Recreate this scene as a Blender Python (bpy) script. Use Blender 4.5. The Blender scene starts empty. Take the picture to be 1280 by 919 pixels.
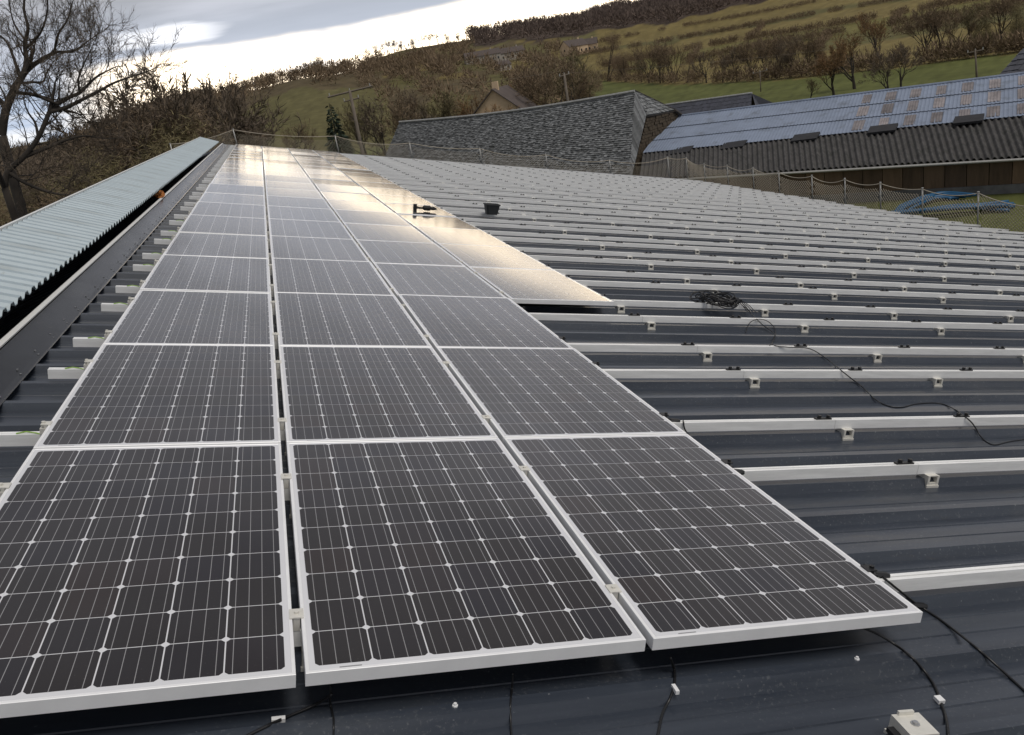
import bpy, math, random
import numpy as np
from mathutils import Matrix, Vector, Euler
R = math.radians
# ------------------------------------------------------------------ camera, world, sun, exposure
SL = 0.25752292249548364                      # roof pitch
CR = (0.8947926, -1.9688918, 1.4252100)       # camera in the roof frame
CW = np.array([1.2282668, -1.9688918, 1.1503210])
M = np.array([[0.9471196350948486, -0.24162599024358544, 0.2111427897338082],
              [-0.27669201178152103, -0.2817490295367141, 0.9187268445905898],
              [-0.16249900748639626, -0.9285657570651216, -0.3337060193823511]])
F = 1049.1294855
RF = Matrix.Rotation(SL, 4, 'Y')
RFn = np.array(RF.to_3x3())
sc = bpy.context.scene
col = sc.collection
cam = bpy.data.cameras.new('camera'); camo = bpy.data.objects.new('camera', cam); col.objects.link(camo)
cam.sensor_width = 36; cam.lens = F / 1280 * 36; cam.clip_start = .05; cam.clip_end = 20000
mm = Matrix(((M[0][0], -M[0][1], -M[0][2]), (M[1][0], -M[1][1], -M[1][2]), (M[2][0], -M[2][1], -M[2][2])))
camo.matrix_world = Matrix.Translation(CW) @ mm.to_4x4()
sc.camera = camo
sc.view_settings.view_transform = 'Standard'; sc.view_settings.look = 'None'
sc.view_settings.exposure = 0.3; sc.view_settings.gamma = 1.0

SUN_EL, SUN_AZ = 63, 142                      # azimuth measured from +Y towards +X
world = bpy.data.worlds.new('World'); sc.world = world; world.use_nodes = True
def make_world():
    nt = world.node_tree; N = nt.nodes; L = nt.links
    N.clear()
    out = N.new('ShaderNodeOutputWorld'); bg = N.new('ShaderNodeBackground'); bg.inputs[1].default_value = .1
    L.new(bg.outputs[0], out.inputs[0])
    tc = N.new('ShaderNodeTexCoord'); sx = N.new('ShaderNodeSeparateXYZ'); L.new(tc.outputs['Generated'], sx.inputs[0])
    def m(op, a, b=None, c=None):
        n = N.new('ShaderNodeMath'); n.operation = op
        for i, v in enumerate((a, b, c)):
            if v is None: continue
            if hasattr(v, 'is_output'): L.new(v, n.inputs[i])
            else: n.inputs[i].default_value = v
        return n.outputs[0]
    def mr(v, a, b, c=0., d=1.):
        n = N.new('ShaderNodeMapRange'); n.interpolation_type = 'SMOOTHSTEP'
        L.new(v, n.inputs[0])
        for i, q in enumerate((a, b, c, d)): n.inputs[i + 1].default_value = q
        return n.outputs[0]
    def mix(f, a, b):
        n = N.new('ShaderNodeMix'); n.data_type = 'RGBA'
        L.new(f, n.inputs[0])
        for s, v in ((6, a), (7, b)):
            if hasattr(v, 'is_output'): L.new(v, n.inputs[s])
            else: n.inputs[s].default_value = (*v, 1)
        return n.outputs[2]
    el = m('MULTIPLY', m('ARCSINE', sx.outputs[2]), 57.29578)
    az = m('MULTIPLY', m('ARCTAN2', sx.outputs[0], sx.outputs[1]), 57.29578)
    def noise(fa, fe, scale, det, off=0.):
        cb = N.new('ShaderNodeCombineXYZ')
        L.new(m('MULTIPLY', az, fa), cb.inputs[0]); L.new(m('MULTIPLY', el, fe), cb.inputs[1]); cb.inputs[2].default_value = off
        n = N.new('ShaderNodeTexNoise'); n.inputs['Scale'].default_value = scale; n.inputs['Detail'].default_value = det
        L.new(cb.outputs[0], n.inputs[0]); return n.outputs[0]
    n1 = noise(.07, .22, 1., 5.); n2 = noise(.04, .34, 1.3, 6., 4.); n3 = noise(.12, .9, 1., 4., 9.)
    e = m('ADD', m('SUBTRACT', el, m('MULTIPLY', mr(az, 4., 34., 0., 1.), 1.1)), m('MULTIPLY', m('SUBTRACT', n1, .5), 1.6))
    deck = mr(e, 3.5, 4.25)
    g = mr(m('ABSOLUTE', m('SUBTRACT', az, 13.)), 6., 62., 1., 0.)
    strip = mix(g, (4.6, 5.0, 5.6), (30., 24.8, 18.2))
    strip = mix(mr(n3, .52, .68, 0., .7), strip, (6.4, 7.2, 8.8))
    # left of the glow the band breaks up into blue grey cloud
    lft = mr(az, -12., -5., 0., 1.)
    strip = mix(lft, mix(mr(n3, .4, .62), (4.4, 5.2, 6.6), (8.4, 8.6, 9.0)), strip)
    dk = mix(mr(n2, .36, .64), (3.3, 3.35, 3.6), (5.3, 5.35, 5.8))
    # low part of the deck: a bluish, lighter fringe
    dk = mix(mr(el, 4., 8., .55, 0.), dk, (4.9, 5.5, 6.7))
    up = N.new('ShaderNodeVectorMath'); up.operation = 'SCALE'; L.new(dk, up.inputs[0]); L.new(mr(el, 8., 26., 1., .55), up.inputs['Scale']); dk = up.outputs[0]
    # bright break in the deck
    q1 = m('DIVIDE', m('SUBTRACT', az, -4.4), 3.0); q2 = m('DIVIDE', m('SUBTRACT', m('ADD', el, m('MULTIPLY', m('SUBTRACT', n3, .5), 2.6)), 4.95), .40)
    rr = m('ADD', m('MULTIPLY', q1, q1), m('MULTIPLY', q2, q2))
    dk = mix(mr(rr, .0, 2.2, .9, 0.), dk, (10.0, 10.1, 10.6))
    c = mix(deck, strip, dk)
    sky = N.new('ShaderNodeTexSky'); sky.sky_type = 'NISHITA'; sky.sun_disc = False
    sky.sun_elevation = R(SUN_EL); sky.sun_rotation = R(SUN_AZ)
    mx = N.new('ShaderNodeMix'); mx.data_type = 'RGBA'; mx.inputs[0].default_value = .96
    L.new(sky.outputs[0], mx.inputs[6]); L.new(c, mx.inputs[7])
    L.new(mx.outputs[2], bg.inputs[0])
make_world()
sun = bpy.data.lights.new('sun', 'SUN'); sun.energy = 1.5; sun.angle = R(24); sun.color = (1, .95, .88)
suno = bpy.data.objects.new('sun', sun); col.objects.link(suno)
sd = Vector((math.sin(R(SUN_AZ)) * math.cos(R(SUN_EL)), math.cos(R(SUN_AZ)) * math.cos(R(SUN_EL)), math.sin(R(SUN_EL))))
suno.rotation_euler = sd.to_track_quat('Z', 'Y').to_euler()

# ------------------------------------------------------------------ helpers
def ray(u, v): return M @ np.array([(u - 640) / F, (v - 459.5) / F, 1.])
def atz(u, v, z): d = ray(u, v); return CW + d * (z - CW[2]) / d[2]
def atr(u, v, r): d = ray(u, v); return CW + d * r / math.hypot(d[0], d[1])
def rfp(u, v, h):                                     # pixel -> point of the roof frame at height h
    d = RFn.T @ ray(u, v); c = np.array(CR); return c + d * (h - c[2]) / d[2]
def onplan(u, v, P0, d):                              # ray meets the vertical plane through P0 along d
    q = ray(u, v); A = np.array([[q[0], -d[0]], [q[1], -d[1]]]); b = np.array([P0[0] - CW[0], P0[1] - CW[1]])
    k, t = np.linalg.solve(A, b); return CW + q * k
def unit(v): v = np.asarray(v, float); return v / (np.linalg.norm(v) + 1e-12)

class MB:
    def __init__(s): s.v = []; s.f = []; s.uv = []; s.col = []
    def quad(s, a, b, c, d, uv=None):
        n = len(s.v); s.v += [tuple(a), tuple(b), tuple(c), tuple(d)]; s.f.append((n, n + 1, n + 2, n + 3)); return s
    def poly(s, pts):
        n = len(s.v); s.v += [tuple(p) for p in pts]; s.f.append(tuple(range(n, n + len(pts)))); return s
    def box(s, x0, x1, y0, y1, z0, z1):
        n = len(s.v)
        s.v += [(x0, y0, z0), (x1, y0, z0), (x1, y1, z0), (x0, y1, z0), (x0, y0, z1), (x1, y0, z1), (x1, y1, z1), (x0, y1, z1)]
        s.f += [tuple(n + i for i in q) for q in ((0, 3, 2, 1), (4, 5, 6, 7), (0, 1, 5, 4), (1, 2, 6, 5), (2, 3, 7, 6), (3, 0, 4, 7))]; return s
    def hexa(s, lo, hi):                              # two quads -> closed block
        n = len(s.v); s.v += [tuple(p) for p in lo] + [tuple(p) for p in hi]; k = len(lo)
        s.f.append(tuple(n + i for i in reversed(range(k)))); s.f.append(tuple(n + k + i for i in range(k)))
        for i in range(k): j = (i + 1) % k; s.f.append((n + i, n + j, n + k + j, n + k + i))
        return s
    def tube(s, pts, rad, n=5, cap=True):
        pts = [np.asarray(p, float) for p in pts]; m_ = len(pts); b = len(s.v)
        if not hasattr(rad, '__len__'): rad = [rad] * m_
        up = None
        for i, p in enumerate(pts):
            t = unit(pts[min(i + 1, m_ - 1)] - pts[max(i - 1, 0)])
            if up is None:
                up = np.cross(t, (0, 0, 1.) if abs(t[2]) < .9 else (1., 0, 0))
            up = unit(up - t * (up @ t)); w = np.cross(t, up)
            for k in range(n):
                a = 2 * math.pi * k / n; s.v.append(tuple(p + rad[i] * (math.cos(a) * up + math.sin(a) * w)))
        for i in range(m_ - 1):
            for k in range(n):
                j = (k + 1) % n; s.f.append((b + i * n + k, b + i * n + j, b + (i + 1) * n + j, b + (i + 1) * n + k))
        if cap and n > 2:
            s.f.append(tuple(b + k for k in reversed(range(n)))); s.f.append(tuple(b + (m_ - 1) * n + k for k in range(n)))
        return s
    def grid(s, fn, na, nb):
        n = len(s.v)
        for i in range(na + 1):
            for j in range(nb + 1): s.v.append(tuple(fn(i / na, j / nb)))
        for i in range(na):
            for j in range(nb):
                a = n + i * (nb + 1) + j; s.f.append((a, a + nb + 1, a + nb + 2, a + 1))
        return s
    def mesh(s, name, m=None, smooth=False, origin=None):
        me = bpy.data.meshes.new(name)
        v = s.v
        if origin is not None: v = (np.asarray(s.v, float) - np.asarray(origin, float)).tolist()
        me.from_pydata(v, [], s.f)
        if m: me.materials.append(m)
        if smooth: me.polygons.foreach_set('use_smooth', [True] * len(me.polygons))
        me.update(); return me
    def build(s, name, m, parent=None, smooth=False, origin=None):
        if parent is not None and origin == 'world': origin = tuple(parent.location)
        o = bpy.data.objects.new(name, s.mesh(name, m, smooth, None if origin is None else origin)); col.objects.link(o)
        o.parent = parent; return o
def link(name, me, parent=None, loc=(0, 0, 0), rot=None):
    o = bpy.data.objects.new(name, me); col.objects.link(o); o.parent = parent; o.location = loc
    if rot is not None: o.rotation_euler = rot
    return o
def tag(o, label=None, cat=None, group=None, kind=None):
    if label: o['label'] = label
    if cat: o['category'] = cat
    if group: o['group'] = group
    if kind: o['kind'] = kind
    return o
def empty(name, loc=(0, 0, 0), mat=None):
    o = bpy.data.objects.new(name, None); col.objects.link(o); o.empty_display_size = .1
    if mat is not None: o.matrix_world = mat
    else: o.location = loc
    return o
def roof_at(x, y, z, rz=0, rx=0, ry=0):
    return RF @ Matrix.Translation((x, y, z)) @ Euler((rx, ry, rz)).to_matrix().to_4x4()
def w_of_r(p): return RFn @ np.asarray(p, float)

# ------------------------------------------------------------------ materials
def mat(name, c, rough=.6, metal=0., var=.0, vscale=3., c2=None, bump=0., bscale=40., coat=0., coatr=.05, island=0., objr=0., stretch=None, spec=.5, dirt=None):
    m = bpy.data.materials.new(name); m.use_nodes = True; nt = m.node_tree; N = nt.nodes; L = nt.links
    b = N['Principled BSDF']; b.inputs['Base Color'].default_value = (*c, 1); b.inputs['Roughness'].default_value = rough
    b.inputs['Metallic'].default_value = metal; b.inputs['Coat Weight'].default_value = coat; b.inputs['Coat Roughness'].default_value = coatr
    b.inputs['Specular IOR Level'].default_value = spec
    cur = None
    tc = N.new('ShaderNodeTexCoord'); vec = tc.outputs['Object']
    if stretch:
        mp = N.new('ShaderNodeMapping'); mp.inputs['Scale'].default_value = stretch; L.new(vec, mp.inputs[0]); vec = mp.outputs[0]
    if var or c2:
        n = N.new('ShaderNodeTexNoise'); n.inputs['Scale'].default_value = vscale; n.inputs['Detail'].default_value = 6; n.inputs['Roughness'].default_value = .65
        L.new(vec, n.inputs[0])
        r = N.new('ShaderNodeMapRange'); r.inputs[1].default_value = .32; r.inputs[2].default_value = .68; L.new(n.outputs[0], r.inputs[0])
        mx = N.new('ShaderNodeMix'); mx.data_type = 'RGBA'; L.new(r.outputs[0], mx.inputs[0])
        a = tuple(x * (1 - var) for x in c); d = c2 if c2 else tuple(min(1, x * (1 + var)) for x in c)
        mx.inputs[6].default_value = (*a, 1); mx.inputs[7].default_value = (*d, 1); cur = mx.outputs[2]
    if dirt:                                           # (colour, scale, threshold lo, hi)
        n = N.new('ShaderNodeTexNoise'); n.inputs['Scale'].default_value = dirt[1]; n.inputs['Detail'].default_value = 8
        L.new(tc.outputs['Object'], n.inputs[0])
        r = N.new('ShaderNodeMapRange'); r.inputs[1].default_value = dirt[2]; r.inputs[2].default_value = dirt[3]; L.new(n.outputs[0], r.inputs[0])
        mx = N.new('ShaderNodeMix'); mx.data_type = 'RGBA'; L.new(r.outputs[0], mx.inputs[0])
        if cur: L.new(cur, mx.inputs[6])
        else: mx.inputs[6].default_value = (*c, 1)
        mx.inputs[7].default_value = (*dirt[0], 1); cur = mx.outputs[2]
    for amt, kind in ((island, 'i'), (objr, 'o')):
        if not amt: continue
        if kind == 'i': g = N.new('ShaderNodeNewGeometry').outputs['Random Per Island']
        else: g = N.new('ShaderNodeObjectInfo').outputs['Random']
        r = N.new('ShaderNodeMapRange'); r.inputs[3].default_value = 1 - amt; r.inputs[4].default_value = 1 + amt; L.new(g, r.inputs[0])
        h = N.new('ShaderNodeVectorMath'); h.operation = 'SCALE'; L.new(r.outputs[0], h.inputs['Scale'])
        if cur: L.new(cur, h.inputs[0])
        else: h.inputs[0].default_value = c
        cur = h.outputs[0]
    if cur: L.new(cur, b.inputs['Base Color'])
    if bump:
        n = N.new('ShaderNodeTexNoise'); n.inputs['Scale'].default_value = bscale; n.inputs['Detail'].default_value = 5; L.new(vec, n.inputs[0])
        bp = N.new('ShaderNodeBump'); bp.inputs['Strength'].default_value = bump; bp.inputs['Distance'].default_value = .01
        L.new(n.outputs[0], bp.inputs['Height']); L.new(bp.outputs[0], b.inputs['Normal'])
    return m

def cell_material():
    m = bpy.data.materials.new('solar_cell'); m.use_nodes = True; nt = m.node_tree; N = nt.nodes; L = nt.links
    b = N['Principled BSDF']; b.inputs['Roughness'].default_value = .45; b.inputs['Coat Weight'].default_value = 1.
    b.inputs['Coat Roughness'].default_value = .095; b.inputs['Coat IOR'].default_value = 1.45; b.inputs['Specular IOR Level'].default_value = .15
    uv = N.new('ShaderNodeUVMap'); uv.uv_map = 'UVMap'
    sx = N.new('ShaderNodeSeparateXYZ'); L.new(uv.outputs[0], sx.inputs[0])
    def ma(op, a, b_=None):
        n = N.new('ShaderNodeMath'); n.operation = op
        for i, v in enumerate((a, b_)):
            if v is None: continue
            if hasattr(v, 'is_output'): L.new(v, n.inputs[i])
            else: n.inputs[i].default_value = v
        return n.outputs[0]
    q = ma('ABSOLUTE', ma('SUBTRACT', ma('FRACT', ma('MULTIPLY', sx.outputs[0], 4.)), .5))
    bus = ma('LESS_THAN', q, .026)                     # four printed busbars per cell
    oi = N.new('ShaderNodeObjectInfo'); ge = N.new('ShaderNodeNewGeometry')
    rnd = ma('FRACT', ma('ADD', oi.outputs['Random'], ge.outputs['Random Per Island']))
    ramp = N.new('ShaderNodeValToRGB'); L.new(rnd, ramp.inputs[0]); cr = ramp.color_ramp
    cr.elements[0].color = (.0110, .0068, .0066, 1); cr.elements[1].color = (.0190, .0110, .0086, 1)
    for p_, c in ((.35, (.0130, .0092, .0078, 1)), (.7, (.0100, .0076, .0112, 1))): e = cr.elements.new(p_); e.color = c
    mx = N.new('ShaderNodeMix'); mx.data_type = 'RGBA'; L.new(bus, mx.inputs[0]); L.new(ramp.outputs[0], mx.inputs[6]); mx.inputs[7].default_value = (.29, .285, .29, 1)
    # drying water marks and dust on the glass
    tc = N.new('ShaderNodeTexCoord'); nz = N.new('ShaderNodeTexNoise'); nz.inputs['Scale'].default_value = 110; nz.inputs['Detail'].default_value = 4; L.new(tc.outputs['Object'], nz.inputs[0])
    r = N.new('ShaderNodeMapRange'); r.inputs[1].default_value = .68; r.inputs[2].default_value = .78; r.inputs[4].default_value = .10; L.new(nz.outputs[0], r.inputs[0])
    m2 = N.new('ShaderNodeMix'); m2.data_type = 'RGBA'; L.new(r.outputs[0], m2.inputs[0]); L.new(mx.outputs[2], m2.inputs[6]); m2.inputs[7].default_value = (.45, .44, .42, 1)
    L.new(m2.outputs[2], b.inputs['Base Color'])
    return m

MT = dict(
    cell=cell_material(),
    back=mat('white_backsheet', (.70, .70, .72), .5, coat=1., coatr=.065),
    frame=mat('anodised_frame', (.88, .88, .88), .38, .15, var=.05, vscale=6),
    alu=mat('mill_aluminium', (0.9, 0.9, 0.8845), .36, .12, var=.10, vscale=4, stretch=(1, 8, 8)),
    alu_b=mat('bracket_aluminium', (.70, .68, .62), .45, .2, var=.08, vscale=20),
    steel=mat('bolt_steel', (.5, .5, .5), .35, .8),
    black=mat('black_plastic', (.012, .012, .013), .45),
    cable=mat('black_cable', (.011, .011, .012), .4),
    white=mat('white_tape', (.75, .75, .75), .6),
    wire=mat('earth_wire', (.25, .42, .06), .5),
    roof=mat('anthracite_sheet', (.021, .027, .039), .31, c2=(.047, .056, .072), vscale=1.7, stretch=(.35, 5, 5), spec=.5, dirt=((.20, .21, .22), 48., .69, .78), bump=.06, bscale=6.),
    flash=mat('ridge_flashing', (.008, .009, .011), .22, var=.5, vscale=2.2, bump=.25, bscale=2.5, spec=.3),
    edge=mat('bare_cut_edge', (.82, .82, .80), .4, .1),
    poly=mat('pale_blue_sheet', (.33, .40, .435), .45, var=.07, vscale=2.5, objr=.05),
    wall=mat('shed_wall_sheet', (0.06, 0.066, 0.072), .6, var=.1),
    post=mat('galvanised_post', (0.4232, 0.414, 0.3864), .5, .2, var=.12, vscale=12),
    rope=mat('pale_rope', (0.442, 0.391, 0.306), .8),
    net=mat('netting_cord', (0.48, 0.4224, 0.3264), .85),
    tool=mat('tool_black', (0.008, 0.008, 0.008), .5),
    bucket=mat('grey_bucket', (0.0385, 0.0406, 0.042), .55, var=.15, vscale=20),
    orange=mat('orange_cloth', (0.336, 0.12, 0.024), .85, var=.2, vscale=30),
    slate=mat('rough_slate', (0.1595, 0.1642, 0.1662), .8, island=.48, var=.25, vscale=5),
    slate2=mat('plain_slate', (0.0495, 0.0515, 0.066), .6, island=.2, var=.15, vscale=3),
    mortar=mat('ridge_mortar', (0.324, 0.324, 0.315), .85, var=.25, vscale=6),
    stone=mat('rubble_stone', (0.0638, 0.0465, 0.0285), .9, island=.45, var=.3, vscale=4),
    joint=mat('stone_joint', (.07, .05, .032), .95, var=.2),
    timber=mat('dark_timber', (.030, .024, .019), .8, var=.3),
    blueroof=mat('grey_blue_roof', (0.1986, 0.2365, 0.3126), .5, var=.10, vscale=.8, objr=.05, dirt=((.11, .125, .15), 1.3, .55, .8)),
    skyl=mat('stained_skylight', (.185, .165, .165), .6, var=.35, vscale=1.6, objr=.35),
    fibro=mat('fibre_cement', (0.057, 0.0539, 0.0515), .9, var=.5, vscale=2.6),
    vent=mat('ridge_vent', (0.0192, 0.0192, 0.0216), .8, var=.3),
    plank=mat('brown_boarding', (0.1138, 0.0745, 0.0425), .85, var=.35, vscale=2.2, objr=.30, stretch=(1, 1, .15)),
    concrete=mat('weathered_concrete', (0.126, 0.126, 0.1218), .95, var=.35, vscale=1.2),
    bluepipe=mat('blue_pipe', (.014, .085, .18), .5, island=.35),
    cream=mat('cream_render', (0.5733, 0.4232, 0.273), .9, var=.15, vscale=.6),
    pale=mat('pale_render', (0.368, 0.336, 0.288), .9, var=.1, vscale=.6),
    tile=mat('brown_roof_tile', (0.0825, 0.0638, 0.0562), .85, var=.2, vscale=1.),
    glass=mat('window_glass', (.02, .022, .026), .1),
    pole=mat('weathered_pole', (0.136, 0.112, 0.088), .9, var=.2, vscale=2),
    bark=mat('dark_bark', (0.0336, 0.0272, 0.0208), .95, var=.4, vscale=2.),
    twig=mat('brown_twig', (0.1725, 0.1223, 0.0734), .95, island=.35),
    twigw=mat('warm_twig', (0.201, 0.1168, 0.0514), .95, island=.4),
    twigd=mat('dark_twig', (0.1214, 0.0917, 0.0641), .95, island=.35),
    twiggr=mat('mossy_twig', (0.1566, 0.1301, 0.0626), .95, island=.4),
    twigp=mat('purple_brown_twig', (0.1169, 0.085, 0.068), .95, island=.35),
    fir=mat('fir_needles', (.022, .036, .020), .9, island=.4),
    pylon=mat('pylon_steel', (.30, .32, .35), .5),
)
def wear(m, layers):                                   # extra dirt layers: (colour, noise scale, lo, hi, amount, stretch)
    nt = m.node_tree; N = nt.nodes; L = nt.links; b = N['Principled BSDF']
    for c, scale, lo, hi, amt, st in layers:
        old = b.inputs['Base Color'].links[0].from_socket
        tc = N.new('ShaderNodeTexCoord'); mp = N.new('ShaderNodeMapping'); mp.inputs['Scale'].default_value = st; L.new(tc.outputs['Object'], mp.inputs[0])
        n = N.new('ShaderNodeTexNoise'); n.inputs['Scale'].default_value = scale; n.inputs['Detail'].default_value = 8; n.inputs['Roughness'].default_value = .68; L.new(mp.outputs[0], n.inputs[0])
        r = N.new('ShaderNodeMapRange'); r.inputs[1].default_value = lo; r.inputs[2].default_value = hi; r.inputs[4].default_value = amt; L.new(n.outputs[0], r.inputs[0])
        n2 = N.new('ShaderNodeTexNoise'); n2.inputs['Scale'].default_value = .9; n2.inputs['Detail'].default_value = 2; L.new(tc.outputs['Object'], n2.inputs[0])
        r2 = N.new('ShaderNodeMapRange'); r2.inputs[1].default_value = .38; r2.inputs[2].default_value = .62; L.new(n2.outputs[0], r2.inputs[0])
        k = N.new('ShaderNodeMath'); k.operation = 'MULTIPLY'; L.new(r.outputs[0], k.inputs[0]); L.new(r2.outputs[0], k.inputs[1])
        mx = N.new('ShaderNodeMix'); mx.data_type = 'RGBA'; L.new(k.outputs[0], mx.inputs[0]); L.new(old, mx.inputs[6]); mx.inputs[7].default_value = (*c, 1); L.new(mx.outputs[2], b.inputs['Base Color'])
wear(MT['roof'], [((.085, .088, .09), 2.2, .5, .72, .55, (.6, 1.6, 1)), ((.16, .165, .17), 70., .56, .66, .6, (1, 1, 1)), ((.07, .06, .045), 9., .6, .72, .5, (.3, 1, 1))])
wear(MT['poly'], [((.20, .23, .23), 1.6, .5, .7, .6, (.3, 2, 1)), ((.16, .16, .13), 14., .6, .7, .5, (1, 1, 1))])
wear(MT['flash'], [((.06, .06, .058), 3., .52, .7, .55, (1, .5, 1)), ((.10, .09, .075), 18., .6, .7, .5, (1, 1, 1))])
wear(MT['fibro'], [((.022, .024, .018), 1.6, .48, .62, .6, (1, 1, 1)), ((.17, .165, .145), 9., .58, .66, .5, (1, 1, 1))])
wear(MT['slate'], [((.030, .034, .026), 1.2, .5, .68, .5, (1, 1, 1)), ((.19, .19, .165), 8., .58, .66, .5, (1, 1, 1))])
# ------------------------------------------------------------------ terrain
AZC = [-180, -70, -30, -15, -3, 3, 10, 17, 24, 32, 45, 60, 100, 180]
RC = [0, 40, 80, 130, 200, 300, 420, 600, 900, 1300, 2200, 5000]
HT = np.array([
    [-10, -10, -10, -10, -10, -9, -8, -5, 2, 12, 10, 0],
    [-10, -10, -10, -10, -10, -9, -8, -5, 2, 12, 10, 0],
    [-10, -10, -10, -10, -10, -10, -9, -6, 0, 6, 8, 0],
    [-10, -10, -10, -10, -10, -10, -9, -6, 0, 8, 8, 0],
    [-10, -10, -10, -10, -9, -5, 1, 11, 24, 12, 8, 0],
    [-10, -10, -10, -10, -8, -1.5, 6.5, 17, 14, 5, 5, 0],
    [-10, -9.8, -9.8, -9.8, -9, -6, 0, 12, 34, 16, 5, 0],
    [-10, -9.5, -9.5, -9.6, -9.6, -8, -4, 6, 33, 30, 5, 0],
    [-10, -9.3, -9.3, -9.5, -9.8, -9, -5, 5, 24, 54, 20, 0],
    [-10, -9.3, -9.3, -9.3, -9.7, -8.5, -5, 4, 22, 58, 30, 0],
    [-10, -9.2, -9.2, -9.3, -9.5, -8.4, -5, 3, 22, 60, 40, 0],
    [-10, -9.2, -9.2, -9.3, -9.5, -8.4, -5, 3, 22, 60, 40, 0],
    [-10, -10, -10, -10, -10, -9, -7, -2, 10, 30, 20, 0],
    [-10, -10, -10, -10, -10, -9, -8, -5, 2, 12, 10, 0]], float)
def sm(t): return t * t * (3 - 2 * t)
def terr(x, y):
    x = np.asarray(x, float); y = np.asarray(y, float)
    dx = x - CW[0]; dy = y - CW[1]; r = np.hypot(dx, dy); a = np.degrees(np.arctan2(dx, dy))
    i = np.clip(np.searchsorted(AZC, a) - 1, 0, len(AZC) - 2); j = np.clip(np.searchsorted(RC, r) - 1, 0, len(RC) - 2)
    A = np.array(AZC, float); Q = np.array(RC, float)
    ta = sm(np.clip((a - A[i]) / (A[i + 1] - A[i]), 0, 1)); tr = np.clip((r - Q[j]) / (Q[j + 1] - Q[j]), 0, 1)
    h = (HT[i, j] * (1 - ta) + HT[i + 1, j] * ta) * (1 - tr) + (HT[i, j + 1] * (1 - ta) + HT[i + 1, j + 1] * ta) * tr
    k = np.clip((r - 150) / 400, 0, 1)
    return h + k * (1.2 * np.sin(x * .013 + 1) * np.sin(y * .017) + .5 * np.sin(x * .041) * np.sin(y * .037 + 2))
def tz(x, y): return float(terr(x, y))
def meadow_edge(a): return 150 + 110 * np.exp(-(np.maximum(a, 18.) - 24) / 6.)
def polar(azd, r): return np.array([CW[0] + r * math.sin(R(azd)), CW[1] + r * math.cos(R(azd)), 0.])

def make_ground():
    azs = np.concatenate([np.arange(-180, -32, 4.), np.arange(-32, 62, .3), np.arange(62, 181, 4.)])
    rs = np.concatenate([[0.], np.geomspace(6, 5000, 210)])
    A, Q = np.meshgrid(np.radians(azs), rs, indexing='ij')
    X = CW[0] + Q * np.sin(A); Y = CW[1] + Q * np.cos(A); Z = terr(X, Y)
    na, nr = A.shape
    v = np.stack([X, Y, Z], -1).reshape(-1, 3)
    idx = np.arange(na * nr).reshape(na, nr)
    f = np.stack([idx[:-1, :-1], idx[:-1, 1:], idx[1:, 1:], idx[1:, :-1]], -1).reshape(-1, 4)
    me = bpy.data.meshes.new('ground'); me.from_pydata(v.tolist(), [], f.tolist())
    a = np.degrees(A); green = np.array([0.0912, 0.0992, 0.0324]); gold = np.array([0.1569, 0.1235, 0.0486]); scrub = np.array([0.0932, 0.0729, 0.0405]); olive = np.array([0.1063, 0.0952, 0.0405]); wood = np.array([0.0678, 0.0506, 0.0398])
    c = np.empty((na, nr, 3)); c[:] = green
    wob = 6 * np.sin(a * .9) + 4 * np.sin(a * 2.3 + 1)
    c[(Q > 170) & (a < 8)] = olive
    c[(Q > 118 + wob * .4) & (a >= 8) & (a < 20)] = scrub
    edge = meadow_edge(a) + wob * .3
    c[(Q > edge) & (a >= 19)] = gold
    c[(Q > 330) & (Q < 395) & (a > 23)] = gold * .55 + green * .5
    c[(Q > 262) & (Q < 330) & (a > 35)] = olive
    c[(Q > 500 + 2.5 * (a - 20) + wob * 3) & (Q < 545 + 2.5 * (a - 20)) & (a > 20)] = olive
    c[(Q > 420 + wob * 3) & (a < 12) & (a > -8)] = scrub
    pt = np.sin(a * 1.3 + Q * .017) + np.sin(a * .7 - Q * .03 + 2)
    c[(a >= 7) & (a < 22) & (Q > 200) & (pt > .35)] = olive
    c[(a > 8) & (a < 24) & (Q > 430) & (Q < 800) & (pt < -.5)] = gold
    c[(Q > 735 + wob * 6 + np.clip(a - 29, 0, 30) * 40) & (a >= 14)] = wood
    rng = np.random.default_rng(4)
    c *= (1 + .10 * rng.standard_normal((na, nr, 1)))
    ca = me.color_attributes.new('field', 'FLOAT_COLOR', 'POINT')
    ca.data.foreach_set('color', np.concatenate([np.clip(c, 0, 1), np.ones((na, nr, 1))], -1).reshape(-1).astype(np.float32))
    m = bpy.data.materials.new('meadow'); m.use_nodes = True; N = m.node_tree.nodes; L = m.node_tree.links; b = N['Principled BSDF']; b.inputs['Roughness'].default_value = 1; b.inputs['Specular IOR Level'].default_value = .1
    at = N.new('ShaderNodeVertexColor'); at.layer_name = 'field'
    tc = N.new('ShaderNodeTexCoord'); n = N.new('ShaderNodeTexNoise'); n.inputs['Scale'].default_value = .16; n.inputs['Detail'].default_value = 12; n.inputs['Roughness'].default_value = .82
    L.new(tc.outputs['Object'], n.inputs[0])
    r = N.new('ShaderNodeMapRange'); r.inputs[1].default_value = .25; r.inputs[2].default_value = .75; r.inputs[3].default_value = .62; r.inputs[4].default_value = 1.4; L.new(n.outputs[0], r.inputs[0])
    s = N.new('ShaderNodeVectorMath'); s.operation = 'SCALE'; L.new(at.outputs[0], s.inputs[0]); L.new(r.outputs[0], s.inputs['Scale']); L.new(s.outputs[0], b.inputs['Base Color'])
    me.materials.append(m); me.polygons.foreach_set('use_smooth', [True] * len(me.polygons))
    o = link('ground', me); o['kind'] = 'structure'
make_ground()

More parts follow.
